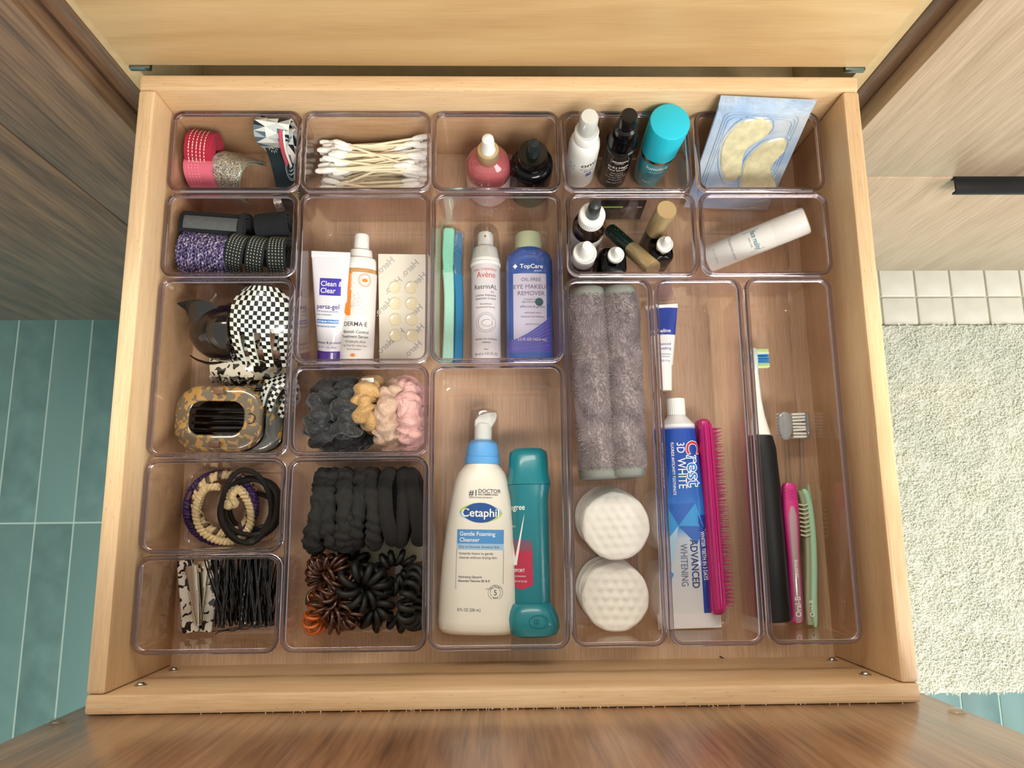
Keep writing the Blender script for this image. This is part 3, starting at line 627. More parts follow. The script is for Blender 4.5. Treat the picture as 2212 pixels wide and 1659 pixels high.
# ---- B2 patch sheet
M = axis_frame(P(870, 784, FLOOR+3), P(868, 549, 34), (0,0,1), 0)
t = thing('pimple_patch_sheet', 'translucent cream sheet of round blemish patches printed with grey mirrored words', 'patches', M)
L_ = (P(870, 784, FLOOR+3)-P(868, 549, 34)).length
sheetm = mat('waxy_cream_sheet', '#dfdaca', .4, coat=.3)
obj('backing', sh(rbox(38.5, 1.0, L_, .4, .2), 0, 0, 0), sheetm, t)
S = lambda x, z, o=0: (x, -.62-o, z)
write(t, S, [('Hero.', 7.4, x, z, 'CENTER', .72, .01, -1) for x, z in ((-12, 78), (8, 76), (-14, 44), (11, 40), (-4, 20), (-6, 62), (14, 66), (10, 10), (-13, 12), (12, 24))], lgrey)
gel = mat('patch_gel', '#e3d9b4', .15, coat=1)
for i in range(4):
    for j in range(2):
        o = obj('patch', lathe([(5.2, 0), (5.2, .5), (4.6, .8), (4.2, .6), (.01, .6)], 24), gel, t); o.matrix_local = Matrix.Translation(((-5.5+13.5*j)*.001, -.0006, (62-13*i)*.001)) @ Matrix.Rotation(PI/2, 4, 'X')
# ---- C1 droppers
def stand(u, v, ztop, lean=None):
    q = P(u, v, ztop); base = Vector((q.x, q.y, FLOOR)) if lean is None else P(lean[0], lean[1], FLOOR)
    return axis_frame(base, q, (0, -1, 0))
rose = mat('rose_serum_glass', '#a8585c', .08, coat=1, var=.05, bscale=.08); bulbw = mat('white_rubber', '#ecedea', .4)
t = thing('rose_dropper_bottle', 'round rose pink serum bottle with gold collar and white dropper bulb', 'bottle', stand(1054, 303, 88))
obj('body', lathe([(15, 0), (18.2, .8), (18.8, 3), (18.8, 40), (18.2, 45.5), (16.2, 50.5), (12.5, 54.5), (8.9, 56.5), (8, 58)], 48), rose, t)
obj('label', lathe([(18.9, 5), (18.92, 5.1), (18.92, 37.5), (18.9, 37.6)], 48, False, False), mat('blush_label', '#dcc6c4', .5), t)
obj('collar', lathe([(8.4, 57), (8.6, 57.3), (8.6, 69), (8.2, 69.8), (6, 70)], 36), gold, t)
obj('dropper_bulb', lathe([(5.6, 69.5), (5.8, 71), (5, 73), (4.9, 83), (4.4, 86.4), (2.8, 88), (.01, 88.5)], 28), bulbw, t)
write(t, cylsurf(18.92), [('BIOSSANCE', 3.4, -6, 32), ('squalane', 2.4, -8, 28)], ink)
blackg = mat('black_glass', '#050708', .1, ior=1.35)
t = thing('black_dropper_bottle', 'squat glossy black dropper bottle right of the rose one', 'bottle', stand(1155, 312, 84))
obj('body', lathe([(15, 0), (17, .8), (17.6, 3), (17.6, 46), (17, 50), (14.6, 53), (11.8, 54)], 48), blackg, t)
obj('collar', lathe([(11.6, 53.5), (11.9, 54), (11.9, 66), (11.2, 67.2), (6, 67.6)], 40), matteblk, t)
obj('dropper_bulb', lathe([(5.4, 67), (5.4, 70), (4.7, 72), (4.6, 80), (3.8, 83), (.01, 84.2)], 28), mat('dark_rubber', '#1a2426', .3), t)
write(t, cylsurf(17.6), [('LAVIER', 4.6, -7, 24, 'LEFT', PI/2)], inkw)
# ---- D1 bottles
t = thing('white_spray_bottle', 'slender white pump bottle with clear cap at the back', 'bottle', stand(1274, 249, 107, (1250, 378)))
obj('body', lathe([(11, 0), (12.4, .8), (12.6, 2.5), (12.6, 56), (12, 62), (10.4, 67.5), (9.4, 69)], 40), white, t)
obj('collar', lathe([(9.6, 68.5), (9.6, 79), (8.8, 80.2)], 36), white, t); obj('pump', lathe([(7.2, 80), (7.0, 99), (6, 101.5), (.01, 102)], 32), white, t)
obj('clear_cap', lathe([(8.9, 80), (8.5, 105), (8, 106.6), (.01, 107)], 36, cap0=False), clear, t)
S = cylsurf(12.6)
write(t, S, [('omi', 9, 5, 41, 'CENTER', 0, .02), ('Acne + Oil', 3, 4.5, 36.5), ('Serum', 3.4, 5.5, 32.5, 'CENTER', 0, .02)], inkb)
obj('label_square', join(patch(S, 3.4, 8.4, 23, 29), stroke(S, arcpts(-9.5, 41, 2.6, 2.6), .4), stroke(S, arcpts(-9.5, 35, 2.2, 2.2), .4)), mat('lavender_ink', '#7a76b8', .5), t, smooth=0)
t = thing('black_pump_bottle', 'tall glossy black face cream pump bottle with small white print', 'bottle', stand(1358, 254, 102, (1321, 382)))
obj('body', lathe([(10, 0), (11.6, .8), (12, 2.5), (12, 58), (12.6, 59), (12.6, 61.5), (11.4, 62.5), (11.2, 74), (10.2, 77)], 40), blackg, t)
obj('pump', lathe([(8.6, 76.5), (8.6, 86), (6.6, 88), (6.6, 100), (6, 101.6), (.01, 102)], 36), matteblk, t)
S = cylsurf(12)
obj('label_frame', stroke(S, [(-7.5, 46), (7.5, 46), (7.5, 52.5), (-7.5, 52.5)], .35, 0, True), inkw, t, smooth=0)
write(t, S, [('REVISION', 3.1, 0, 48.6, 'CENTER', 0, .02), ('SKINCARE', 1.6, 0, 46.6), ('D·E·J Night', 4, 0, 39, 'CENTER', 0, .03), ('Face Cream', 3.6, 0, 34.6, 'CENTER', 0, .02), ('Advanced', 2.6, 0, 29.6), ('Age-defying', 2.6, 0, 25.8), ('Overnight Renewal', 2.4, 0, 22), ('Moisturizer', 2.4, 0, 18), ('NET WT 1 oz', 2.4, 0, 12)], inkw)
turq = mat('bright_turquoise_cap', '#23b9cf', .35); turqb = mat('turquoise_bottle', '#2f9fb0', .25, coat=.5)
t = thing('turquoise_cap_bottle', 'stout turquoise pump bottle with big round cap and silver band', 'bottle', stand(1445, 262, 84, (1398, 372)))
obj('body', lathe([(10, 0), (12.4, .8), (13.4, 3), (14.2, 30), (14.6, 42)], 48), turqb, t)
obj('band', lathe([(14.8, 41.5), (14.95, 42), (14.95, 46.5), (14.8, 47)], 48), silver, t); obj('cap', lathe([(15, 46.8), (15.2, 47), (15.9, 82), (15.3, 83.6), (14.6, 84), (.01, 84)], 56), turq, t)
S = lambda x, z, o=0: ((14.35+o)*math.sin(x/14.2), -(14.35+o)*math.cos(x/14.2), z)
write(t, S, [('lumière', 6.2, 0, 33.6, 'CENTER', 0, .02), ('BIO-RESTORE', 1.9, 0, 29), ('NEO', 3.4, -5, 12)], inkw, 'lettering', .2)
write(t, S, [('ILLUMINATING', 2.2, 0, 25), ('EYE CREAM', 2.2, 0, 21.6)], cobalt, 'lettering', .2)
# dark sachet at the front wall of the same bin
M = axis_frame(P(1362, 458, 6), P(1366, 428, 12), (0, 0, 1))
t = thing('dark_sachet', 'small dark foil sachet with lime green stripe, seen through bin wall', 'sachet', axis_frame(Vector((101, 151.5, FLOOR+.5)), Vector((101, 154.5, 34)), (0, -1, 0)))
obj('pouch', loft([rr(19, .6, .5, 0), rr(18.8, 1.5, 1, 3), rr(18.8, 1.8, 1.2, 26), rr(19, .6, .5, 31)]), mat('dark_foil', '#20242a', .3, .4), t)
S = lambda x, z, o=0: (x, -2.0-o, z)
obj('stripe', patch(S, -18, 0, 22.5, 25, 2, 1), mat('lime_print', '#a5d84a', .5), t, smooth=0); obj('stripe_end', patch(S, 12, 16, 22.5, 24.6, 2, 1), inkw, t, smooth=0)
write(t, S, [('gentle exfoliating face treatment', 1.8, -18, 18, 'LEFT'), ('use after cleansing, twice weekly', 1.6, -18, 15, 'LEFT')], lgrey)
# ---- D2 small bottles
t = thing('amber_dropper_bottle', 'brown glass dropper bottle with ribbed white collar and black bulb', 'bottle', stand(1285, 432, 86))
obj('body', lathe([(11, 0), (13, .8), (13.4, 3), (13.4, 42), (12.4, 48), (9.5, 52), (8.4, 54), (8.4, 57)], 44), mat('brown_glass', '#1f120e', .06, coat=1), t)
obj('label', lathe([(13.5, 4), (13.52, 4.1), (13.52, 39), (13.5, 39.1)], 44, False, False), mat('grey_white_label', '#d2d2cf', .5), t)
obj('collar', join(flute(10.4, 56, 66.4, 80, .35), lathe([(10.0, 66.2), (9.2, 67), (6.4, 67)], 40)), white, t)
obj('dropper_bulb', lathe([(5.4, 66.6), (5.5, 68), (4.9, 76), (4.9, 81), (4.0, 84.8), (2, 86.2), (.01, 86.6)], 28), mat('charcoal_rubber', '#2a3032', .35), t)
write(t, cylsurf(13.52), [('A', 4, 1, 32, 'CENTER', 0, .02)], ink)
t = thing('white_dropper_bottle', 'short dropper bottle with broad white collar in the bin front corner', 'bottle', stand(1266, 533, 70))
obj('body', lathe([(10, 0), (11.6, .8), (12, 3), (12, 34), (10.5, 38), (9, 40)], 40), mat('smoky_brown_glass', '#3a2a26', .08, coat=1), t)
obj('collar', lathe([(9.2, 39.5), (9.4, 40), (9.4, 53), (8.8, 53.8), (8.2, 53.4), (7, 51.5), (6, 51.4)], 40), white, t)
obj('dropper_bulb', lathe([(6, 51), (5.8, 56), (4.8, 66), (3.6, 69), (.01, 70.3)], 28), bulbw, t)
def square_dropper(lab, u, v, zt, w, rz, hb):
    t = thing('square_dropper_bottle', lab, 'bottle', stand(u, v, zt) @ Matrix.Rotation(rz, 4, 'Z'), None)
    obj('body', loft([rr(w*.9, w*.9, 3, 0), rr(w, w, 4, 1.5), rr(w, w, 4, hb-5), rr(w*.93, w*.93, 4, hb-1.6), rr(w*.7, w*.7, 4.5, hb), rr(6.2, 6.2, 6, hb+.3), rr(6, 6, 5.8, hb+3)]), blackg, t)
    obj('collar', lathe([(6.1, hb+2.8), (6.3, hb+3), (6.3, hb+10), (5.6, hb+10.6), (4, hb+10)], 32), silver, t)
    obj('cap_ring', lathe([(6.45, hb+8), (6.5, hb+11.4), (5.9, hb+11.8), (5.2, hb+10.6), (4, hb+10.4)], 32), white, t)
    obj('dropper_bulb', lathe([(4, hb+10.3), (3.6, hb+13), (3.3, hb+19), (2.4, hb+21.4), (.01, hb+22)], 24), bulbw, t)
    return t
square_dropper('square black glass dropper bottle at the bin front, middle', 1334, 543, 60, 11, 0, 38)
square_dropper('square black dropper bottle with frosted base right of the gold tube', 1441, 520, 58, 9.5, .1, 36)
forest = mat('dark_green_plastic', '#0c2a22', .3, coat=.4)
t = thing('gold_cap_tube', 'dark green tube with long gold cap lying across the small bottles', 'tube', axis_frame(P(1320, 489, 14), P(1411, 570, 52), (0, -.3, 1)))
Lg = (P(1320, 489, 14)-P(1411, 570, 52)).length
obj('body', lathe([(5, -1), (5.9, -.6), (6.1, .2), (6.3, Lg*.52)], 36), forest, t); obj('cap', lathe([(6.55, Lg*.5), (6.6, Lg*.51), (6.9, Lg-1), (6.3, Lg), (.01, Lg)], 36), gold, t)
S = cylsurf(6.3); obj('fine_print', join(*[stroke(S, [(x0, z), (x1, z)], .5) for z, x0, x1 in ((3, -5, 5), (8, -2, 4), (10.5, -3, 4), (18, -4, 3), (19.6, -5, 4), (21.2, -5, 3))]), lgrey, t, smooth=0)
t = thing('gold_cap_tube', 'upright dark tube with gold cap leaning by the bin back wall', 'tube', stand(1438, 457, 72, (1392, 540)))
obj('body', lathe([(6, 0), (6.8, .5), (7, 2), (7.8, 40)], 36), mat('black_green_plastic', '#10201c', .25, coat=.5), t); obj('cap', lathe([(7.9, 37), (8, 37.3), (8, 70.6), (7.5, 71.6), (.01, 71)], 40), gold, t)
# ---- E2 white serum bottle
z0 = FLOOR+11.5
M = axis_frame(P(1527, 562, z0), P(1745, 474, 54), (0, -.25, 1))
t = thing('white_serum_bottle', 'glossy white round bottle lying slanted with a teal framed label', 'bottle', M)
Ls = (P(1527, 562, z0)-P(1745, 474, 54)).length
pearl = mat('pearl_white_gloss', '#e4e4e0', .15, coat=.8)
obj('body', lathe([(9.5, 0), (11, .8), (11.3, 2.2), (11.3, Ls*.66)], 44), pearl, t); obj('cap', lathe([(11.25, Ls*.66), (11.1, Ls*.67), (11.3, Ls*.68), (11.3, Ls-3), (10.6, Ls-1), (9, Ls-.2), (.01, Ls)], 44), pearl, t)
S = cylsurf(11.3); tealink = mat('teal_ink', '#2f7a8a', .5)
obj('label_frame', stroke(S, [(-9.5, 35), (8, 35), (8, 47), (-9.5, 47)], .5, 0, True), tealink, t, smooth=0)
write(t, S, [('face reality', 6.0, -.6, 40.4, 'CENTER', 0, .01, .62), ('SKIN CARE', 1.7, 0, 37.4)], tealink)
write(t, S, [('5% mandelic serum', 3.3, -1, 22, 'CENTER', 0, .01, .8), ('1 FL OZ (30 mL)', 2.1, -1, 8)], lgrey)
# ---- E1 eye mask sachet
pb, pt_ = Vector((196.5, 160, FLOOR+.8)), Vector((202.5, 210.2, 96))
foil = NT('foil_painted_reflection'); n = foil.n('TexNoise', Scale=.03, Detail=2.0); foil.l(foil.coord(), n.inputs[0]); foil.base(foil.ramp(n.outputs[0], [(.35, '#9fc0e6'), (.65, '#d3e2ee')])); foil.set(Roughness=.2, Metallic=.35, Coat_Weight=1); n2 = foil.n('TexNoise', Scale=.1, Detail=3.0); foil.l(foil.coord(), n2.inputs[0]); foil.bump(n2.outputs[0], .6, .002)  # blue-white daylight reflection painted into the foil's base colour
SM = axis_frame(pb, pt_, (0, -1, .2)); t = thing('eye_mask_sachet', 'pearly foil sachet with painted blue reflections, holding gold under eye gel patches', 'sachet', SM)
Lh = (pt_-pb).length
def skew(VF, k): return [(v[0]+k*(v[2]-Lh/2), v[1], v[2]) for v in VF[0]], VF[1]
obj('pouch', skew(loft([rr(37.5, .35, .3, 0), rr(37.5, .5, .4, 6), rr(37, 1.2, .8, 9), rr(37, 1.4, .9, Lh-10), rr(37.6, .5, .4, Lh-7), rr(38, .35, .3, Lh)]), .03), foil.m, t)
for i in range(3): obj('tray_ridge', tube([(p[0]+.03*p[1], -1.7, p[1]+Lh/2) for p in rr(30-2*i, Lh/2-13-2*i, 5, 0, 5)], .6, 6, True), foil.m, t)
goldgel = mat('golden_gel', '#cfc9a4', .12, coat=1, var=.16, bscale=.12)
for px in ([(600,280),(680,300),(703,370),(660,430),(560,490),(490,550),(460,640),(440,760),(390,800),(320,790),(285,700),(280,600),(300,500),(360,400),(450,320)], [(790,450),(825,490),(800,560),(730,630),(690,700),(710,770),(740,850),(700,910),(600,950),(500,930),(450,860),(452,760),(480,650),(560,550),(660,480)]):
    q = [on_plane(SM, 1480+a/3.77, 180+b/3.77, -1.5) for a, b in px]
    q = [(p.x, p.y) for p in smoothpath([(a, b, 0) for a, b in q], 45, True)]
    cx, cz = sum(a for a, b in q)/45, sum(b for a, b in q)/45
    V = []
    for k, d in ((1, 1.2), (.94, 2.3), (.8, 2.7), (.4, 2.8)): V.append([(cx+(a-cx)*k, -d, cz+(b-cz)*k) for a, b in q])
    obj('gel_patch', loft(V, False, True), goldgel, t)
    obj('patch_rim', tube([(cx+(a-cx)*1.07, -1.9, cz+(b-cz)*1.07) for a, b in q], .45, 6, True), foil.m, t)
# ---- F2 lip tube
M = axis_frame(P(1436, 840, FLOOR+7), P(1429, 656, FLOOR+9), (0, 0, 1), -.25)
t = thing('lip_balm_tube', 'small blue and white lip balm tube above the toothpaste', 'tube', M); Lv = (P(1436, 840, FLOOR+7)-P(1429, 656, FLOOR+9)).length
pr = tube_body(Lv-24, 7.5, 13, z0=22, flat=.9); pr = [(21, 6.5, 6.5, 2)]+pr
bluew = NT('blue_white_tube'); c = bluew.n('TexCoord'); s_ = bluew.n('SeparateXYZ'); bluew.l(c.outputs['Object'], s_.inputs[0]); r_ = bluew.ramp(s_.outputs[2], [(0, '#e8e8ea'), (.5, '#1f3f9e')], 'CONSTANT')
mth = bluew.n('Math', operation='MULTIPLY'); mth.inputs[1].default_value = .5/((Lv*.64)*.001); bluew.l(s_.outputs[2], mth.inputs[0]); bluew.l(mth.outputs[0], r_.node.inputs[0]); bluew.base(r_); bluew.set(Roughness=.28, Coat_Weight=.5)
obj('body', body(pr), bluew.m, t); obj('cap', lathe([(5.2, 0), (5.8, .6), (6.6, 21.5), (6.2, 22)], 32), white, t); S = bodysurf(pr)
obj('seal', sh(rbox(26.4, 1.8, 3.4, .5, .2), 0, 0, Lv-2.6), white, t)
write(t, S, [('Vaseline', 4.4, -.5, 48.5, 'CENTER', 0, .03), ('Lip Therapy', 2.0, 1, 45.6, 'CENTER', 0, .02)], inkw)
write(t, S, [('advanced', 3.3, .5, 37.4), ('healing', 3.3, 2, 33.6), ('White Petrolatum', 1.5, .5, 29.2), ('Skin Protectant', 1.5, .5, 27.2), ('0.35 OZ (10 g)', 1.7, 0, 23.6)], cobalt)
# ---- F2 toothpaste
M = axis_frame(P(1455, 862, FLOOR+15.5), P(1486, 1356, FLOOR+10), (0, 0, 1), 0)
t = thing('toothpaste_tube', 'big blue and white toothpaste tube with ribbed white cap', 'toothpaste', M); Lc = (P(1455, 862, FLOOR+15.5)-P(1486, 1356, FLOOR+10)).length
pr = [(14, 7.5, 7.5, 2), (15, 8, 8, 2), (21.5, 14, 12.5, 2.1)]
for i in range(1, 13):
    f = i/12; pr.append((21.5+(Lc-21.5)*f, 14+10.5*f, 12.5*(1-f**1.6)+1.0*f**1.6, 2.1+1.4*f))
cr = NT('toothpaste_print'); c = cr.n('TexCoord'); s_ = cr.n('SeparateXYZ'); cr.l(c.outputs['Object'], s_.inputs[0])
def mrange(nt, src, a, b):
    m = nt.n('MapRange'); m.inputs[1].default_value = a*.001; m.inputs[2].default_value = b*.001; nt.l(src, m.inputs[0]); return m.outputs[0]
zr = mrange(cr, s_.outputs[2], 0, Lc)
colr = cr.ramp(zr, [(0, '#e6e7ea'), (.13, '#e6e7ea'), (.142, '#1a47a8'), (.30, '#174aa6'), (.47, '#1f6cc6'), (.575, '#2d93d8'), (.62, '#b9c6d4'), (.935, '#dfe2e4'), (.94, '#e6e7ea')], 'LINEAR')
vo = cr.n('TexVoronoi', Scale=.09); cr.l(cr.coord(1, 1, 1, (.3, .5, .4)), vo.inputs[0]); fac = cr.ramp(vo.outputs['Color'], [(.3, (0,0,0)), (.8, (.55,.55,.55))])
base_c = cr.mix(fac, colr, '#2f86d6', 'MIX')
zm = cr.ramp(zr, [(0, (0,0,0)), (.44, (1,1,1)), (.60, (.25,.25,.25)), (.66, (0,0,0))], 'CONSTANT')
cr.base(cr.mix(zm, colr, base_c)); cr.set(Roughness=.25, Coat_Weight=.6, Metallic=.1)
obj('body', body(pr, 44), cr.m, t); S = bodysurf(pr)
obj('cap', join(flute(7.3, 0, 14, 52, .3), lathe([(6, -.4), (7, 0)], 24)), white, t)
# the tube's +Z runs from cap towards the crimp, so print is turned to read from the right-hand side
darkblue = mat('royal_blue_print', '#1b3fa0', .3, coat=.5)
obj('side_band', patch(S, 0,0,0,0, 4, 12, .02, lambda fx, fz: (-(9.8+.02*(80*fz)+ (7.5+3.5*fz)*fx), Lc*.52+(Lc*.42)*fz)), darkblue, t, smooth=0)
for dx_, dz_ in ((-.5, 0), (.5, 0), (0, -.5), (0, .5), (.35, .35), (-.35, -.35), (.35, -.35), (-.35, .35)): write(t, S, [('Crest', 16.4, -3.3+dx_, 34.8+dz_, 'LEFT', PI/2, .012, .96)], inkw, 'lettering_outline', .08+.01*abs(dx_))
write(t, S, [('Crest', 16.4, -3.3, 34.8, 'LEFT', PI/2, 0, .96)], mat('crest_blue_print', '#1f78cf', .35), 'lettering', .2)
write(t, S, [('C', 16.4, -3.3, 34.8, 'LEFT', PI/2, .01, .96)], mat('red_print', '#c5303a', .35), 'lettering', .28)
write(t, S, [('3D', 8.8, 4.2, 36, 'LEFT', PI/2, 0, .8), ('WHITE', 9.6, 4.2, 48.5, 'LEFT', PI/2, 0, .8), ('FLUORIDE ANTICAVITY TOOTHPASTE', 3.0, 8.6, 36, 'LEFT', PI/2, .01, .8), ('WHITER TEETH IN 3 DAYS', 4.4, -11.3, 106, 'LEFT', PI/2+.03, .02, .72), ('SURFACE STAINS', 4.6, -15.2, 104, 'LEFT', PI/2+.04, .01, .95)], inkw, 'lettering', .15)
write(t, S, [('ADVANCED', 8.0, -2.6, 112, 'LEFT', PI/2+.02, .02, .86)], mat('slate_blue_print', '#2c3f78', .4), 'lettering', .15)
write(t, S, [('WHITENING', 7.8, 5.2, 115, 'LEFT', PI/2, 0, .74)], mat('grey_blue_print', '#6d7890', .4), 'lettering', .15)
def tri(a, b, c, m, o=.05):
    V = []; F = []; k = 5
    idx = {}
    for i in range(k+1):
        for j in range(k+1-i):
            u, v = i/k, j/k; x = a[0]+(b[0]-a[0])*u+(c[0]-a[0])*v; z = a[1]+(b[1]-a[1])*u+(c[1]-a[1])*v; idx[i, j] = len(V); V.append(S(x, z, o))
    for i in range(k):
        for j in range(k-i):
            F.append((idx[i,j], idx[i+1,j], idx[i,j+1]))
            if i+j < k-1: F.append((idx[i+1,j], idx[i+1,j+1], idx[i,j+1]))
    return obj('facet_print', (V, F), m, t, smooth=0)
azure = mat('azure_print', '#2f9ae0', .3, coat=.5); mid = mat('mid_blue_print', '#1f62c0', .3, coat=.5); palef = mat('ice_print', '#a6cfe8', .3, coat=.5)
tri((15, 84), (6, 101), (16, 113), azure); tri((6, 101), (-8, 84), (-14, 102), azure); tri((-14, 102), (6, 101), (-8, 116), mid); tri((6, 101), (16, 113), (12, 132), palef); tri((15, 84), (-8, 84), (6, 101), mid); tri((17, 132), (11, 138), (17, 150), azure)
obj('seal', sh(rbox(49.6, 1.7, 11, .4, .2), 0, 0, Lc-10.4), white, t)
obj('crimp_lines', join(*[sh(rbox(48, .2, .35, .05, .05), 0, -1.0, Lc-9+.9*i) for i in range(10)]), mat('crimp_grey', '#d3d5d8', .4), t)
# ---- F2 pink detangling brush
M = axis_frame(P(1558, 1327, 17), P(1526, 906, 17), (0, 0, 1), 0)
t = thing('pink_hair_brush', 'magenta plastic hair brush with rows of bristles beside the toothpaste', 'brush', M); Lb = (P(1558, 1327, 17)-P(1526, 906, 17)).length
mag = mat('magenta_plastic', '#b3186b', .25, coat=.4)
bk = obj('back', loft([[(p[0], p[1], z) for p in rr(5.2*k, 11*k, 4.5*k, 0, 5)] for z, k in [(0, .5), (1, .75), (3, .93), (6, 1), (Lb-6, .95), (Lb-2.5, .88), (Lb-.8, .7), (Lb, .45)]]), mag, t)
obj('back_ridge', tube([(-.8, -11, 5), (-.8, -11.4, 12), (-.8, -11.4, Lb-14), (-.8, -10.8, Lb-6)], 1.7, 10), mag, t)
obj('rim', tube([(3.8, -9.8, 4), (4.2, -9.9, 12), (4.2, -9.9, Lb-12), (3.6, -9.4, Lb-5)], 1.3, 8), mag, t)
bris = []
rnd = random.Random(5); br = loft([[(0, .55*math.cos(2*PI*i/5), .55*math.sin(2*PI*i/5)) for i in range(5)], [(9, .28*math.cos(2*PI*i/5), .28*math.sin(2*PI*i/5)) for i in range(5)]])
brm = mesh('bristle', *br, mag)
for q in range(4):
    for i in range(44):
        o = bpy.data.objects.new('bristle', brm); COL.objects.link(o); o.parent = bk; s_ = (10 if q % 2 else 7)/9*(1-.0*q)
        o.matrix_local = Matrix.Translation((4.6*.001, (-8+q*5)*.001, (7+(Lb-13)*(i+.5*(q % 2))/44)*.001)) @ Matrix.Rotation(rnd.uniform(-.07, .07), 4, 'Y') @ Matrix.Scale(s_, 4, (1,0,0))
# ---- F3 toothbrushes
def lay(p0, p1, tw=0, front=(0,0,1)): return axis_frame(p0, p1, front, tw), (Vector(p1)-Vector(p0)).length
A_, B_ = P(1672, 1341, FLOOR+13), P(1641, 941, FLOOR+14)
M, L1 = lay(A_, B_)
t = thing('electric_toothbrush', 'black handled electric toothbrush with white brush head on the left', 'toothbrush', M)
obj('handle', lathe([(11.5, 0), (12.6, .8), (12.9, 3), (12.9, L1*.7), (11.8, L1*.93), (10, L1-1), (8.5, L1)], 44), mat('matte_black_plastic', '#16191b', .42), t)
obj('panel_line', stroke(cylsurf(12.9), [(9, 20), (9.3, L1*.62), (11, L1*.68)], .4), mat('grey_line', '#4a4f52', .4), t, smooth=0)
L2 = (B_-P(1642, 755, 16)).length
obj('neck', loft([circ(8.6, L1, 24), circ(7.8, L1+4, 24), circ(5.2, L1+16, 24), circ(3.6, L1+30, 24), circ(2.9, L1+L2*.68, 24), circ(2.6, L1+L2*.72, 24)]), white, t)
bh = obj('brush_head', loft([rr(2.5, 2.5, 1.6, L1+L2*.70), rr(2.2, 4.2, 1.8, L1+L2*.76), rr(2.2, 5.4, 2, L1+L2*.84), rr(2.2, 5.4, 2, L1+L2*.94), rr(2, 3, 1.6, L1+L2)]), mat('pale_aqua_plastic', '#c4d6d4', .3), t)
for nm, c, za, zb, ww in (('blue_bristles', '#4f9fd8', .82, .93, 4.2), ('green_bristles', '#cfe6a8', .78, .82, 3.6), ('green_bristles', '#cfe6a8', .945, .985, 3.4), ('white_bristles', '#e2ecec', .93, .945, 3.8)):
    V = []
    rnd = random.Random(2); L = []
    for i in range(70):
        zz = L1+L2*rnd.uniform(za, zb); yy = rnd.uniform(-ww, ww); L.append(tube([(2, yy, zz), (11.5+rnd.uniform(-.3, .3), yy*1.08, zz+rnd.uniform(-.3, .3))], .32, 4))
    obj(nm, join(*L), mat(nm, c, .5), bh, kind='stuff')
cp = clearmat('clear_brush_plastic', (.88, .88, .86)); magc = mat('pink_translucent_plastic', '#c2307c', .15, coat=.6)
def head_bristles(t, cx, cz, n_, side, m1, m2, Lx=9):
    L = []; L2_ = []; rnd = random.Random(4)
    for i in range(8):
        for j in range(3):
            zz = cz-9+i*2.6; a, b = (cx, (j-1)*2.6) 
            p0 = (a, b, zz) if side == 'x' else (a+b, 1.0, zz); p1 = (a+Lx, b*1.1, zz+rnd.uniform(-.4, .4)) if side == 'x' else (a+b*1.1, Lx, zz)
            (L2_ if i in (3, 4) and j == 1 else L).append(tube([p0, p1], 1.0, 6))
    bh = [c for c in t.children if c.name.startswith('brush_head')][0]; obj('bristles', join(*L), m1, bh, kind='stuff'); obj('bristles', join(*L2_), m2, bh, kind='stuff')
wb = mat('white_bristle', '#dcdcd6', .5); bb = mat('blue_bristle', '#4a7fc0', .5)
M, L1 = lay(P(1722, 1347, FLOOR+7), P(1694, 890, FLOOR+24))
t = thing('manual_toothbrush', 'pink and clear manual toothbrush lying bristles down', 'toothbrush', M); hL = L1*.66
obj('handle', loft([rr(3.2, 2.4, 2.3, 0), rr(5, 3.6, 3, 2), rr(5.2, 4, 3, 20), rr(4.8, 4, 3, 50), rr(6.2, 4.4, 3.2, hL-22), rr(5.4, 4, 3, hL-3), rr(3.6, 3, 2.5, hL)]), magc, t)
obj('clear_core', loft([rr(2.4, 2, 1.6, 1.5, cy=-2.6), rr(3.4, 2.2, 2, 6, cy=-2.6), rr(3.2, 2.3, 2, 50, cy=-2.6), rr(3.8, 2.3, 2, hL-26, cy=-2.8), rr(2.4, 2, 1.6, hL-18, cy=-2.4)]), mat('smoky_clear_core', '#c9a6ae', .1, coat=1, trans=.3), t)
for i in range(4): obj('grip_rib', tube([(-4.6, -3.4, hL-4-2.4*i), (0, -4.6, hL-5.2-2.4*i), (4.6, -3.4, hL-4-2.4*i)], .7, 6), magc, t)
obj('neck', loft([circ(3.0, hL-1, 16), circ(2.3, hL+8, 16), circ(1.9, L1-26, 16), circ(2.2, L1-20, 16)]), cp, t)
obj('brush_head', sh(loft([sell(2.5, 1.6, 2, L1-22, 24), sell(5.4, 2, 2.2, L1-16, 24), sell(6.2, 2.1, 2.3, L1-8, 24), sell(5, 2, 2.2, L1-2, 24), sell(2, 1.2, 2, L1, 24)])), mat('sparkly_clear_head', '#a8a9a8', .12, coat=1, trans=.55), t)
head_bristles(t, 0, L1-11, 8, 'y', wb, bb, 9)
write(t, lambda x, z, o=0: (x, -5.0, z), [('Oral-B', 6.4, 1.8, 6, 'LEFT', PI/2, .05, .9), ('SENSITIVE', 3.2, 1.2, 36, 'LEFT', PI/2, .03, 1)], inkw)
mint = mat('mint_green_rubber', '#a5d3b4', .35, coat=.2); beige = mat('translucent_sage_plastic', '#a9b08a', .15, coat=1, trans=.2)
M, L1 = lay(P(1756, 1355, FLOOR+6), P(1722, 892, FLOOR+14))
t = thing('manual_toothbrush', 'mint green and clear manual toothbrush lying on its side at right', 'toothbrush', M); hL = L1*.645
pth = smoothpath([(0, 0, 0), (-.5, 0, 18), (1.6, 0, 45), (2.6, 0, 70), (1.6, 0, hL-14), (-1.5, 0, hL-2)], 30)
L = []
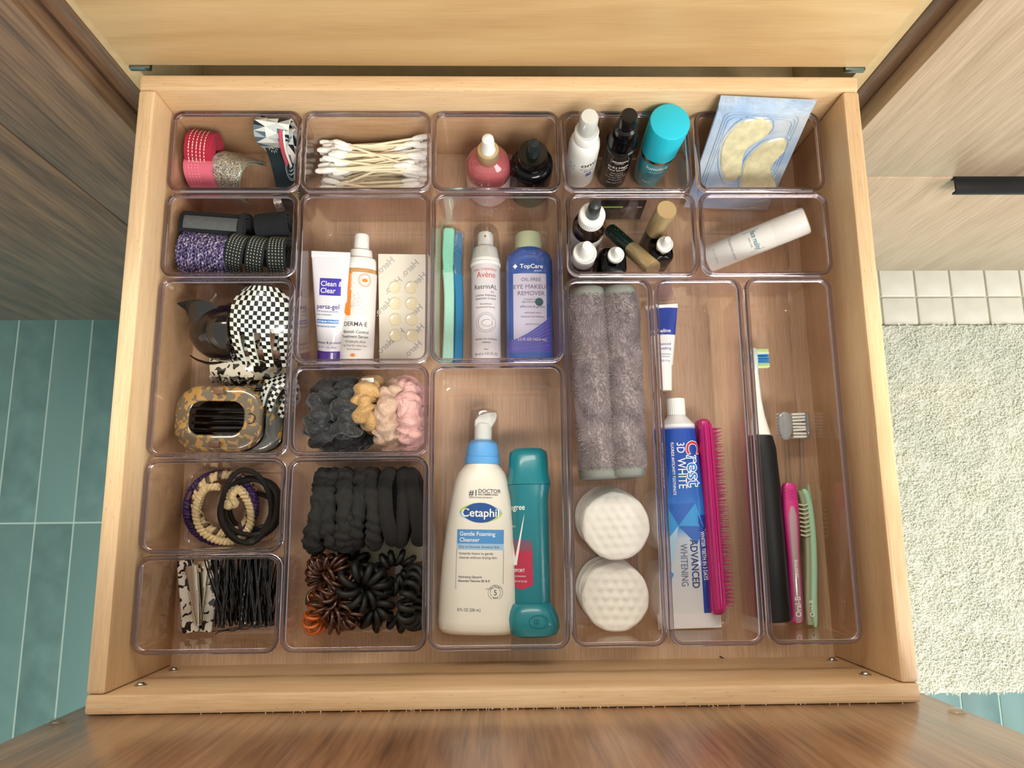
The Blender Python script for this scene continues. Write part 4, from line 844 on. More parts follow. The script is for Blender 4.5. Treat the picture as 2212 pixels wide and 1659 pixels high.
for i, p in enumerate(pth):
    f = i/29; k = .45+.55*math.sin(min(1, f*5)*PI/2); k *= 1-.35*max(0, f-.93)/.07; L.append([(p.x+2.2+q[0], q[1], p.z) for q in rr(2.6*k, 5*k, 2.2*k, 0, 4)])
obj('grip', loft(L), mint, t)
L = [[(p.x-1.6+q[0], q[1]*.9, p.z) for q in rr(2.6, 4.2, 2.2, 0, 4)] for p in pth[1:-1]]
obj('handle', loft(L), beige, t)
for i in range(8): obj('grip_rib', tube([(pth[26].x-5, -3.2, hL-14-3.4*i), (pth[26].x-1.5, -4.9, hL-15-3.4*i), (pth[26].x+2, -4.6, hL-14-3.4*i)], .7, 6), mat('sage_rib', '#ccd2b4', .3), t)
obj('neck', loft([circ(3.0, hL-3, 16), circ(2.2, hL+10, 16, 1), circ(1.8, L1-26, 16, 2), circ(2.0, L1-20, 16, 2.5)]), cp, t)
obj('brush_head', sh(loft([sell(1.6, 2.5, 2, L1-22, 24), sell(2, 5.4, 2.2, L1-16, 24), sell(2.1, 6, 2.3, L1-8, 24), sell(2, 5, 2.2, L1-2, 24), sell(1.2, 2, 2, L1, 24)]), 7), MATS['sparkly_clear_head'], t)
head_bristles(t, -5, L1-11, 8, 'x', wb, bb, 10.5)
obj('spare_head', join(tube([(4, -3, hL+2), (5.5, -2, hL-12)], 1.6, 8)), beige, t)
write(t, lambda x, z, o=0: (x, -4.6, z), [('Oral-B', 5.2, 1.0, 8, 'LEFT', PI/2, .02, .9)], inkw)
# ================================================================ CONTENTS: fabrics, clips, pins, pads
def thick(V, F, t, idx=None):
    """give an open sheet thickness t along its vertex normals"""
    V = [Vector(v) for v in V]; N = [Vector((0,0,0)) for _ in V]; E = {}
    for f in F:
        n = (V[f[1]]-V[f[0]]).cross(V[f[-1]]-V[f[0]])
        if n.length > 1e-12: n.normalize()
        for i in f: N[i] += n
        for a, b in zip(f, f[1:]+f[:1]): E[(a, b)] = E.get((a, b), 0)+1
    k = len(V); W = [tuple(v+ (n.normalized() if n.length else n)*(t/2)) for v, n in zip(V, N)] + [tuple(v-(n.normalized() if n.length else n)*(t/2)) for v, n in zip(V, N)]
    G = list(F)+[tuple(i+k for i in reversed(f)) for f in F]; I = (list(idx)+list(idx)) if idx else None
    for (a, b) in E:
        if (b, a) not in E:
            G.append((b, a, a+k, b+k)); 
            if I is not None: I.append(0)
    return W, G, I
def spiral_path(a, b, th, turns, n=26, z=0, squash=1.0):
    pts = []
    for i in range(int(turns*n)+1):
        q = 2*PI*i/n; s = th*1.08*q/(2*PI); pts.append((0, max(a-s, th)*math.cos(q-PI/2), max(b-s, th)*math.sin(q-PI/2)))
    return pts
def fabric(name, col, s=1.6, var=.25, rough=.9, bump=.6): return mat(name, col, rough, bump=bump, bscale=s, var=var, sheen=.03)
def band_roll(lab, M, width, a, b, th, turns, m, name='headband', group=None, stitches=None, dots=None):
    t = thing(name, lab, 'headband', M, group); P_ = spiral_path(a, b, th, turns)
    obj('band', strap(P_, width, th), m, t)
    ring = [p for p in spiral_path(a+th*.5+.12, b+th*.5+.12, 0.001, 1, 200)]
    if stitches:
        rows, mm, gap, ln, wd = stitches; L = []
        for x in rows:
            acc = 0
            for i in range(len(ring)-1):
                p, q = Vector(ring[i]), Vector(ring[i+1]); acc += (q-p).length
                if (acc % gap) < ln: d = Vector((wd/2, 0, 0)); L.append(([tuple(p+Vector((x, 0, 0))-d), tuple(q+Vector((x, 0, 0))-d), tuple(q+Vector((x, 0, 0))+d), tuple(p+Vector((x, 0, 0))+d)], [(0, 1, 2, 3)]))
        obj('stitching', join(*L), mm, t, kind='stuff', smooth=0)
    return t
red = fabric('crimson_elastic', '#a01c36', 2.2, .08); pink = fabric('rose_pink_elastic', '#cf6478', 2.2, .1); cream = mat('cream_thread', '#efe3c6', .8); pinkt = mat('pink_thread', '#f0b4ba', .8)
c = P(432, 305, 46); band_roll('crimson elastic headband rolled up with cream stitched rows', loc(c.x, c.y, 46, -.12, .12, .1), 21, 16, 18, 1.5, 8, red, stitches=([-6.5, -3.5, -.5, 2.5, 5.5], cream, 2.6, 1.7, .55))
c = P(424, 378, 34); band_roll('rose pink elastic headband rolled up below the crimson one', loc(c.x, c.y-1, 33, -.05), 22, 14, 24, 1.4, 6, pink, stitches=([-6, -3.5, -1, 1.5], pinkt, 2.4, 1.0, .45))
gl = NT('silver_glitter'); v = gl.n('TexVoronoi', Scale=1.5); gl.l(gl.coord(), v.inputs[0]); gl.base(gl.ramp(v.outputs['Color'], [(.1, '#55564c'), (.5, '#b4b3a4'), (.85, '#f4f3ea')])); gl.set(Metallic=.55, Roughness=.3); gl.bump(v.outputs['Color'], 1.0, .0012)
liner = mat('sage_velvet_lining', '#8f9a80', .9)
c = P(508, 372, 34); t = thing('glitter_headband', 'silver glitter headband looped with sage green lining', 'headband', loc(c.x, c.y-2, 32, -.35)); 
pp = smoothpath([(0, -16, -16), (0, -17, 2), (0, -10, 17), (0, 2, 20), (0, 11, 12), (0, 18, -2), (0, 24, -14)], 40)
obj('band', strap(pp, 26, 1.6), gl.m, t); obj('lining', strap([(p.x, p.y*.93, p.z-1.6) for p in pp], 26.6, .9), liner, t)
t = thing('glitter_hair_tie', 'small glitter hair tie with black elastic beside the paisley headband', 'hair tie', loc(-189, 163, 16, .2))
obj('glitter_loop', strap(smoothpath([(0, -12, -8), (0, -9, 5), (0, 0, 10), (0, 10, 4), (0, 12, -8)], 24), 7, 1.4, (1, .3, 0)), gl.m, t); obj('elastic', strap(smoothpath([(8, -14, -6), (9, -10, 8), (8, -2, 10), (9, 6, 2), (10, 8, -10)], 24), 8, .8), mat('charcoal_elastic', '#25282a', .7), t); obj('bead_strap', strap(smoothpath([(14, -12, -4), (15, -8, 6), (15, 2, 7), (16, 8, -6)], 20), 5, 1.2), mat('olive_beige_elastic', '#8f8862', .7), t)
# triangle patterned headband: real coloured facets printed on a looped band
tc = [mat('pattern_'+n_, c_, .6) for n_, c_ in (('white', '#dcdcd4'), ('slate', '#52656e'), ('navy', '#141c24'), ('dove', '#9aa4a4'), ('mist', '#b9c2c0'))]
def tri_band(path, width, up, th, cols, step):
    P_, T, N = frames(path, False, up); V, F, I = [], [], []; rnd = random.Random(7)
    m = len(P_); k = cols
    for i in range(m):
        for j in range(k+1): V.append(tuple(P_[i] + N[i]*(width*(j/k-.5))))
    for i in range(m-1):
        for j in range(k):
            a = i*(k+1)+j; b = a+k+1; c1, c2 = rnd.randrange(5), rnd.randrange(5)
            if (i+j) % 2: F += [(a, a+1, b+1), (a, b+1, b)]
            else: F += [(a, a+1, b), (a+1, b+1, b)]
            I += [c1, c2]
    return thick(V, F, th, I)
c = P(596, 262, 80)
t = thing('patterned_headband', 'headband with grey and white triangle pattern and a red edge standing at the back', 'headband', loc(-179.5, 191, 42, -.03))
V, F, I = tri_band(smoothpath([(-2, 5, -34), (-1, 4, 0), (-1, -1, 24), (0, 3, 36), (1, 11, 37), (0, 16, 22), (0, 16, -30)], 16), 27, (1, 0, 0), 1.4, 3, 0)
obj('band', (V, F), tc, t, idx=I, smooth=0)
V, F, I = tri_band(smoothpath([(9, -8, 4), (10, -2, 24), (11, 5, 32), (12, 10, 20), (12, 8, -12)], 9), 9, (1, 0, 0), 1.4, 2, 0); obj('end_loop', (V, F), tc, t, idx=I, smooth=0)
obj('red_edge', strap(smoothpath([(5, -10.5, 6), (5.4, -6, 22), (7, 1, 35), (9, 7, 36)], 20), 2.6, 1.6), mat('coral_red_lining', '#b9485c', .7), t); obj('white_edge', strap(smoothpath([(8, -11, 5), (8, -6.6, 21), (9.4, .4, 34.4), (11, 6, 35.5)], 20), 1.6, 2), mat('white_edging', '#e2e0d8', .7), t)
pais = fabric('dark_teal_jersey', '#14262c', 2.5, .1); t = thing('paisley_headband', 'dark teal headband printed with white paisley and flowers', 'headband', loc(-181, 186.5, 36, -.04, 0))
pth = smoothpath([(.5, 12.5, 28), (0, 11.5, 26), (.5, 7.5, 16), (1.5, 2, 2), (3, -9, -10), (3.5, -17, -19), (3.5, -18.5, -30)], 26)
obj('band', strap(pth, 24, 1.8), pais, t); obj('band_fold', strap([(p.x+1, p.y+6, p.z-5+.12*(p.z+30)) for p in pth], 24, 1.8), pais, t)
def onband(x, s, o=0):  # s: 0..1 along the band from its top
    f = s*25; i = min(int(f), 24); u = f-i; p, q = pth[i], pth[i+1]; a = p.lerp(q, u); tt = (q-p).normalized(); nn = Vector((1,0,0)).cross(tt)
    if nn.y > 0: nn = -nn
    a = a+nn*(1.15+o); return (a.x+x, a.y, a.z)
SB = lambda x, z, o=0: onband(x, max(0, min(.999, z/52)), o)
pr_ = []
for fx, fz in ((-5.5, 18), (3, 43)):
    for k in range(12): a = 2*PI*k/12; pr_.append(stroke(SB, [(fx+2.6*math.cos(a), fz+2.6*math.sin(a)), (fx+4.2*math.cos(a), fz+4.2*math.sin(a))], .55))
    for k in range(8): a = 2*PI*k/8; pr_.append(disc(SB, fx+1.3*math.cos(a), fz+1.3*math.sin(a), .45, .45, 8, 0, 1))
for fx, fz, mi in ((6, 17, 1), (4, 31, -1)):
    pts = [(fx+mi*(x*1.0), fz+z) for x, z in ((-6, -6), (-1, -5.4), (3.4, -3), (4.4, 1), (2.6, 4), (-.6, 4), (-2, 1), (-3.6, -2.6))]; q = [(p.x, p.y) for p in smoothpath([(a, b, 0) for a, b in pts], 40, True)]
    pr_ += [stroke(SB, q, .4, 0, True), stroke(SB, [(fx+(a-fx)*.8, fz+(b-fz)*.8) for a, b in q], .25, 0, True)]
    for k in range(3): pr_.append(stroke(SB, [(fx-1+mi*k*.8, fz-2+k*1.6), (fx+mi*(.3+k*.5), fz-1.4+k*1.6), (fx+1.5, fz-2.4+k*1.6)], .55))
obj('paisley_print', join(*pr_), mat('chalk_print', '#a9b8b8', .7), t, kind='stuff', smooth=0)
# ---- A2
blk = fabric('black_jersey', '#13171b', 1.2, .3, .95, .8); blk2 = fabric('black_ribbed_elastic', '#191d1e', 2.2, .2); dotm = mat('pale_grey_dots', '#98a292', .7)
def cloth_roll(lab, M, width, a, b, m, seed, name='headband', cat='headband'):
    t = thing(name, lab, cat, M); rnd = random.Random(seed); P_ = spiral_path(a, b, 2.2, 3.4, 26); P_ = [(x, y+.5*math.sin(i*.9), z+.5*math.cos(i*.7)) for i, (x, y, z) in enumerate(P_)]
    obj('band', strap(P_, width, 2.1), m, t); return t
c = P(446, 467, 47); t = cloth_roll('wide black headband rolled tightly with a silvery lurex stripe', loc(c.x, c.y, 44, -.08, .3), 51, 12.5, 14, blk, 1)
obj('lurex_stripe', strap([(0, (13.9)*math.sin(a)+0, 15.4*math.cos(a)) for a in [(-.1+.11*i) for i in range(8)]], 42, .5), mat('lurex_grey', '#5d6464', .4, .4, bump=1, bscale=2.5, var=.5), t); obj('binding', strap([(23.5, 14.1*math.cos(a), 15.6*math.sin(a)) for a in [2*PI*i/30 for i in range(30)]], 4, .8, closed=True), blk2, t)
c = P(596, 458, 46); cloth_roll('black terry headband rolled up in the far right of its bin', loc(c.x-1, c.y, 42, .12, .2), 25, 12, 17, blk, 2)
kn = NT('purple_marl_knit'); n = kn.n('TexNoise', Scale=.55, Detail=3.0); kn.l(kn.coord(1.7, .55, .55, (0, 0, .3)), n.inputs[0]); kn.base(kn.ramp(n.outputs[0], [(.36, '#1d1838'), (.48, '#4b4170'), (.57, '#857c9c'), (.67, '#bcb2bd')])); kn.set(Roughness=.95)
c = P(432, 550, 44); t = thing('knit_headband', 'purple and lilac marled knit headband rolled up', 'headband', loc(c.x, c.y-1, 40, -.12)); P_ = spiral_path(16, 20, 3.4, 3.2, 30)
obj('band', strap(P_, 37, 3.2), kn.m, t)
L = []; rnd = random.Random(3)
for i in range(40):
    q = 2*PI*i/40
    for j in range(13):
        x = -16.6+2.8*j; y, z = 17.9*math.cos(q), 21.9*math.sin(q); ty, tz = -math.sin(q), math.cos(q); s = 1 if j % 2 else -1
        L.append(tube([(x-1.2*s, y-1.5*ty, z-1.5*tz), (x, y+.5*math.cos(q), z+.5*math.sin(q)), (x+1.2*s, y+1.7*ty, z+1.7*tz)], .95, 5))
obj('knit_stitches', join(*L), kn.m, t, kind='stuff')
for k, (u, v, rz) in enumerate(((528, 540, -.28), (570, 545, -.22), (612, 545, -.05))):
    c = P(u, v, 42); wd = 14.5
    t = thing('elastic_headband', ('dotted black elastic headband loop next to the purple knit one', 'dotted black elastic headband loop in the middle of the three', 'dotted black elastic headband loop against the bin right wall')[k], 'headband', loc(min(c.x, -171), c.y-3, 37, rz), 'dotted black elastic headbands')
    P_ = smoothpath([(0, -19, -22), (0, -20, 0), (0, -14, 18), (0, 0, 25), (0, 9, 20), (0, 14, 4), (0, 12, -18), (0, 2, -22), (0, -4, -8), (0, 0, 8), (0, 5, -4)], 70)
    obj('band', strap(P_, wd, 1.7), blk2, t); L = []
    Pv, T_, N_ = frames(P_, False, (1, 0, 0))
    for i in range(2, 42):
        for j in range(5):
            B = T_[i].cross(N_[i]); 
            for sgn in (1, -1):
                p = Pv[i]+N_[i]*(-5+2.5*j)+B*(.92*sgn); a = N_[i]*.42; b = T_[i]*.5; L.append(([tuple(p-a-b), tuple(p+a-b), tuple(p+a+b), tuple(p-a+b)], [(0, 1, 2, 3)]))
    obj('woven_dots', join(*L), dotm, t, kind='stuff', smooth=0)
# ---- A3 clips
ck = [mat('checker_white', '#dfe6de', .3, coat=.5), mat('checker_black', '#0f1413', .3, coat=.5)]
def claw_jaw(w, Lp, Lf, cols, cell, curve=18, fing=2, gap=2, dome=True):
    """jaw sheet in local xy, hinge at y=0 side, teeth towards -y; z bulges by curve; returns V,F,parity"""
    V, F, I = [], [], []; rp = int(Lp/cell); rf = int(Lf/cell); idx = {}
    def pos(i, j):
        y = -j*cell; tot = (rp+rf)*cell; f = -y/tot; z = curve*math.sin(min(1, f*1.02)*PI*.86+.25)
        hw = w/2
        if dome and j < 5: hw *= (1-((5-j)/5.0)**2.2*.42)
        x = (i/cols-.5)*2*hw; 
        if j > rp: x += (i/cols-.5)*-2.2*(j-rp)/rf*2
        if dome: y += 2.6*(1-(2*i/cols-1)**2)*max(0, (5-j)/5) - 0
        z -= 5.5*(2*i/cols-1)**2
        return (x, y, z)
    def vid(i, j):
        if (i, j) not in idx: idx[i, j] = len(V); V.append(pos(i, j))
        return idx[i, j]
    for j in range(rp+rf):
        for i in range(cols):
            if j >= rp and (i % (fing+gap)) >= fing: continue
            F.append((vid(i, j), vid(i, j+1), vid(i+1, j+1), vid(i+1, j))); I.append((i+j) % 2)
    return V, F, I
def claw(lab, M, w, Lp, Lf, cols, cell, mats, open_=.5, curve=16, group=None, cat='hair clip'):
    t = thing('claw_clip', lab, cat, M, group)
    V, F, I = claw_jaw(w, Lp, Lf, cols, cell, curve); V, F, I = thick(V, F, 2.2, I)
    a = obj('jaw', (V, F), mats, t, idx=I if len(mats) > 1 else None, smooth=50); b = obj('jaw', ([(x, y*.8, -z*.9-4) for x, y, z in V], [tuple(reversed(f)) for f in F]), mats, t, idx=I if len(mats) > 1 else None, smooth=50)
    b.matrix_local = Matrix.Translation((0, -.004, -.002)) @ Matrix.Rotation(open_, 4, 'X')
    sp = [(-7+14*i/60, -Lp*.55+3.4*math.cos(i*.75), 1+3.4*math.sin(i*.75)) for i in range(61)]
    obj('spring', tube(sp, .6, 6), silver, t); return t
c = P(570, 606, 68)
claw('large checkerboard claw clip standing at the bin back right', Matrix.Translation((c.x+1, c.y-1, 66)) @ Matrix.Rotation(-.06, 4, 'Z') @ Matrix.Rotation(.4, 4, 'X'), 43, 34, 30, 14, 3.1, ck, .15, 15)
c = P(592, 792, 40)
claw('small checkerboard claw clip tucked beside the tortoiseshell clip', Matrix.Translation((-171, 8, 27)) @ Matrix.Rotation(-.5, 4, 'Z'), 26, 12, 20, 10, 2.5, ck, .2, 9)
acr = mat('black_gloss_acrylic', '#0c0b0b', .1, coat=1)
# black claw clip: two bowed jaws seen end-on, with fishtail wings
c = P(428, 712, 46); t = thing('claw_clip', 'glossy black fishtail claw clip lying on its side at left', 'hair clip', loc(c.x, c.y, 32, 0))
def bowl(sgn):
    V, F = [], []; nu, nv = 20, 16
    for j in range(nv+1):
        f = j/nv; a = -PI*.52+PI*1.04*f
        for i in range(nu+1):
            u = i/nu*2-1; wid = 20*(1-.35*abs(f-.5)*2)
            x = wid*u*.9 ; r = 20+2*math.cos(PI*u/2); y = r*math.sin(a); z = sgn*(r*math.cos(a)*.75-2); V.append((x*(1 if u < 0 else .9), y, z))
    for j in range(nv):
        for i in range(nu): k = j*(nu+1)+i; F.append((k, k+1, k+nu+2, k+nu+1))
    return V, F
def cup():
    V, F = [], []; nu, nv = 40, 14
    for j in range(nv+1):
        f = j/nv; r = 21.5*math.sin(min(1, f*1.08)*PI*.5)**.7; x = -21+33*f**1.25
        for i in range(nu):
            a = 2*PI*i/nu; V.append((x+2.5*math.sin(a)*f, r*math.cos(a)*1.02, r*math.sin(a)*.95+2))
    for j in range(nv):
        for i in range(nu): k = j*nu; F.append((k+i, k+nu+i, k+nu+(i+1) % nu, k+(i+1) % nu))
    return V, F
V, F = cup(); V, F, _ = thick(V, F, 2.2); obj('jaw', (V, F), acr, t, smooth=60)
obj('rim', tube([(12.5+2.5*math.sin(a), 21.9*math.cos(a), 20.5*math.sin(a)+2) for a in [2*PI*i/48 for i in range(48)]], 1.5, 8, True), acr, t)
obj('inner_jaw', tube([(4+1.5*math.sin(a), 14.5*math.cos(a), 13.5*math.sin(a)+1) for a in [2*PI*i/36 for i in range(30)]], 2.4, 8, False, flat=.6), acr, t)
wing = lambda pts, r: tube(smoothpath(pts, 18), [r*(1-.75*(i/17)) for i in range(18)], 10, flat=.45)
obj('fishtail', sh(ngon([(p.x, p.y) for p in smoothpath([(a, b, 0) for a, b in ((-28, 21), (-21, 23), (-12, 24), (-4, 22), (6, 15), (4, 4), (-12, 3), (-18, 9), (-21, 15), (-26, 19))], 40, True)], 13, 2.6)), acr, t); obj('fishtail', wing([(10, 12, 12), (20, 13, 12), (31, 17, 10)], 5), acr, t)
obj('fishtail', wing([(16, -20, -4), (-4, -23, -6), (-17, -20, -7), (-24, -16, -6)], 4.5), acr, t)
for i in range(5): obj('tooth', wing([(16-2*i, -14+1.2*i, 10-2*i), (10-2*i, -9+1.5*i, 3-2*i), (4-2*i, -2+i, -3)], 2.2), acr, t)
c = P(505, 690, 26); t = thing('claw_clip', 'small black claw clip half hidden behind the checkerboard clip', 'hair clip', loc(c.x, c.y, 26, .2))
V, F = bowl(1); V, F, _ = thick([(x*.62, y*.6, z*.5) for x, y, z in V], F, 2); obj('jaw', (V, F), acr, t, smooth=60); obj('hook', wing([(-10, 2, 8), (-16, -4, 9), (-12, -12, 8), (0, -14, 6)], 3.4), acr, t)
c = P(470, 682, 9); t = thing('acetate_clip', 'flat peach and brown tortoiseshell clip glimpsed between the black clips', 'hair clip', loc(c.x, c.y, 5, .5)); obj('plate', rbox(24, 34, 2.4, 5, .8, 5), spotted('peach_tortoise', '#d8b79c', '#5a3c2c', .16, .42), t); obj('barrette_bar', sh(rbox(5, 28, 1.6, 1, .4), 0, 0, 2.4), silver, t)
dal = spotted('cream_dalmatian_acetate', '#cfc8b4', '#1d1a16', .17, .43, .14)
c = P(497, 765, 26); t = thing('claw_clip', 'square cream claw clip with black spots and clear spring', 'hair clip', loc(c.x, c.y, 20, -.02))
def plate(w, h, t_, bow=3):
    V, F = [], []; n, m = 12, 8
    for j in range(m+1):
        for i in range(n+1): x, y = (i/n-.5)*w, (j/m-.5)*h; V.append((x, y, -bow*(2*i/n-1)**2 - .5*bow*(2*j/m-1)**2))
    for j in range(m):
        for i in range(n): k = j*(n+1)+i; F.append((k, k+1, k+n+2, k+n+1))
    V, F, _ = thick(V, F, t_); return V, F
a = obj('jaw', plate(34, 16, 2.6), dal, t); a.matrix_local = Matrix.Translation((.002, -.011, .008)) @ Matrix.Rotation(.35, 4, 'X')
a = obj('jaw', plate(40, 28, 2.6), dal, t); a.matrix_local = Matrix.Translation((.001, .019, .001)) @ Matrix.Rotation(-.35, 4, 'X')
obj('spring', tube([(-5+10*i/50, -1+3*math.cos(i*.8), 9+3*math.sin(i*.8)) for i in range(51)], .6, 6), silver, t); obj('clear_hinge', join(sh(rbox(2, 9, 6, .6, .4), -8, -2, 5), sh(rbox(2, 9, 6, .6, .4), 8, -2, 5)), mat('clear_hinge_plastic', '#cfc9ba', .1, coat=1, trans=.5), t)
for i in range(5): obj('tooth', wing([(-14+7*i, -18, 6), (-14+7*i, -22, 0), (-14+7*i, -18, -7)], 2), dal, t)
c = P(440, 806, 8); t = thing('claw_clip', 'dark tortoiseshell claw clip under the cream spotted one', 'hair clip', loc(-203, 18, 11, .05)); torto2 = spotted('dark_amber_tortoise', '#2a1a10', '#c99a3c', .14, .44, .12)
obj('jaw', plate(66, 16, 2.6, 4), spotted('cream_black_tortoise', '#c9bfa2', '#211a14', .12, .5, .14), t); a = obj('jaw', plate(60, 14, 2.6), torto2, t); a.matrix_local = Matrix.Translation((.004, -.012, -.002))
tor = spotted('tortoiseshell_acetate', '#655a48', '#a07c44', .17, .485, .1, None)
def oval_clip(lab, M, hx, hy, m, teeth=True):
    t = thing('flat_claw_clip', lab, 'hair clip', M); loops = []
    for (ix, z) in ((0, 0), (-.6, 1.2), (0, 2.4), (2, 3.0), (hy*.44, 3.0), (hy*.48, 1.8), (hy*.46, 0)):
        L = rr(hx-ix, hy-ix, (hy-ix)*.72, z, 10)
        loops.append([(x, y, zz-7*(x/hx)**2-3*(y/hy)**2) for x, y, zz in L])
    obj('frame', loft(loops, closed=True), m, t, smooth=60)
    if teeth:
        for i in range(4): obj('bar', sh(tube(smoothpath([(-hx*.62, 0, -6), (0, 0, -9), (hx*.62, 0, -6)], 14), 2.2, 8, flat=.6), 0, -hy*.34+hy*.22*i), acr, t)
        obj('hinge', sh(rbox(8, 5, 4, 1, .5), 2, hy*.82, 1.5), mat('brown_hinge', '#6d4f3a', .3), t); obj('hinge', sh(rbox(8, 5, 4, 1, .5), 2, -hy*.82, 1.5), MATS['brown_hinge'], t)
        obj('emblem', join(tube([(hx*.78+3.8*math.cos(a), 3.8*math.sin(a), 3.05-7*.6) for a in [2*PI*i/24 for i in range(24)]], .35, 5, True)), acr, t)
    obj('lower_jaw', sh(loft([[(p[0]*.93, p[1]*.93, p[2]-17+4*(p[0]/hx)**2) for p in L2] for L2 in loops[:4]]), 1, 0, 0), mat('painted_gap_shade', '#1a110c', .12, coat=.8), t, smooth=60); return t  # lower jaw made a solid dark plate, painting the shaded gap behind the hole
c = P(463, 902, 46); oval_clip('big oval tortoiseshell claw clip with an open centre', loc(c.x+.5, c.y, 44, -.02), 33, 25, tor)
c = P(540, 912, 22); oval_clip('second oval tortoiseshell clip peeking out underneath the big one', loc(c.x-2, c.y, 21, .03), 26, 24, spotted('blue_grey_tortoise', '#5f655f', '#b48c40', .12, .4, .1), False)
# ---- A4 hair ties
def braid(path, r, strand, m, turns, closed=True, n=260, flat=.7, mats=None):
    P_, T, N = frames(path, closed); k = len(P_); out = []
    for s in range(3):
        pts = []
        for i in range(n):
            f = i/(n if closed else n-1)*(k if closed else k-1); a = int(f) % k; u = f-int(f); b = (a+1) % k if closed else min(a+1, k-1)
            p = P_[a].lerp(P_[b], u); nn = N[a].lerp(N[b], u); tt = T[a].lerp(T[b], u).normalized(); bb = tt.cross(nn); q = 2*PI*turns*i/n+s*2*PI/3
            pts.append(p+nn*(r*math.sin(q))+bb*(r*flat*math.sin(2*q)))
        out.append(tube(pts, strand, 6, closed))
    return out
def ring(cx, cy, cz, rx, ry, tilt=(0, 0), n=60, wob=0, seed=0):
    rnd = random.Random(seed); ph = [rnd.uniform(0, 6.28) for _ in range(4)]
    return [(cx+(rx+wob*math.sin(2*a+ph[0])+wob*.5*math.sin(3*a+ph[1]))*math.cos(a), cy+(ry+wob*math.sin(2*a+ph[2]))*math.sin(a), cz+tilt[0]*math.cos(a)+tilt[1]*math.sin(a)+wob*.3*math.sin(3*a+ph[3])) for a in [2*PI*i/n for i in range(n)]]
purp = mat('purple_cord', '#3a2456', .5, var=.3, bscale=.6); crm = mat('cream_silk_cord', '#d9c494', .4, var=.15, bscale=.8); brn = mat('cocoa_silk_cord', '#5a4237', .4)
c = P(470, 1090, 8)
t = thing('braided_hair_tie', 'purple braided bracelet hair tie, leftmost in its bin', 'hair tie', loc(c.x-1, c.y, 0)); 
for s in braid(ring(-4, 1, 10, 27, 29, (1.5, 2)), 2.6, 1.8, purp, 20): obj('strand', s, purp, t)
obj('clasp', tube([(-30, 8, 11.5), (-27.5, 15, 11.8)], 2.9, 10), mat('plum_clasp', '#4a2c48', .25, coat=.5), t)
t = thing('braided_hair_tie', 'cream and brown twisted hair tie lying beside the purple one', 'hair tie', loc(c.x+5, c.y+1, 0)); R_ = ring(2, 0, 11, 22, 23, (-2, 2))
for s, m_ in zip(braid(R_, 2.6, 2.1, crm, 14), (crm, brn, crm)): obj('strand', s, m_, t)
t = thing('braided_hair_tie', 'cream braided hair tie with a knot, on top of the others', 'hair tie', loc(c.x+5, c.y, 0)); pth = smoothpath([(-2, 12, 15), (-12, 11, 16), (-17, 2, 16), (-18, -10, 16), (-13, -22, 15), (-2, -29, 13), (10, -30, 12), (20, -24, 12), (24, -12, 13), (22, 0, 16), (15, 10, 20), (10, 4, 22), (14, -3, 22)], 80)
for s in braid(pth, 2.5, 1.6, crm, 17, False): obj('strand', s, crm, t)
obj('knot', lathe([(.01, -4), (3.6, -2.5), (4.4, 0), (3.6, 2.5), (.01, 4)], 14), crm, t).location = (.0085, -.002, .022)
bel = mat('black_cord_elastic', '#17140f', .75, bump=.5, bscale=2.5)
for k, (dx, dy, rx, ry, z, tl, lab) in enumerate(((0, 0, 23, 22, 20, (3, 2), 'thin black elastic hair tie, topmost of the tangled black rings'), (-3, -2, 21, 24, 15, (4, -2), 'thin black elastic hair tie with the wide loop towards the left'), (3, 2, 19.5, 20, 11.5, (-2, 3), 'thin black elastic hair tie, smallest ring of the tangle'), (-3, 6, 17, 29, 24.5, (-3, 5), 'thin black elastic hair tie stretched long towards the bin back'), (1, -6, 22, 18, 7.5, (2, 0), 'thin black elastic hair tie, lowest ring of the tangle'))):
    c = P(545, 1095, z); t = thing('elastic_hair_tie', lab, 'hair tie', loc(c.x+dx-1.5, c.y+dy, 0), 'thin black elastic hair ties'); R_ = ring(0, 0, z, rx, ry, tl, 64, 1.2, k)
    obj('cord', tube(R_, 1.95, 10, True), bel, t); obj('crimp', tube([Vector(R_[50])*1.0, Vector(R_[52])], 2.15, 8), mat('dark_crimp', '#26221e', .4), t)
# ---- A5 pins and clips
cow = spotted('black_white_acetate', '#e6e4d8', '#0e0d0c', .2, .465, .12)
def bar_clip(lab, u0, v0, u1, v1, w, z):
    a, b = P(u0, v0, z), P(u1, v1, z); M = axis_frame(a, b, (0, 0, 1)); L_ = (b-a).length; t = thing('bar_clip', lab, 'hair clip', M, 'black and white spotted bar clips')
    obj('bar', loft([rr(w/2-.8, 1.2, .8, 0), rr(w/2, 1.7, 1.2, 1), rr(w/2, 1.7, 1.2, L_-1), rr(w/2-.8, 1.2, .8, L_)]), cow, t); obj('metal_clasp', sh(rbox(w*.6, 1.4, L_*.85, .5, .3), 0, 2.5, L_*.07), gold, t); return t
bar_clip('black and white spotted bar clip, the left one of the pair', 392, 1366, 380, 1210, 12.6, 13); bar_clip('black and white spotted bar clip, right one partly under pins', 440, 1364, 464, 1208, 12.6, 9)
chrome = mat('warm_chrome', '#d6cdb8', .16, 1)
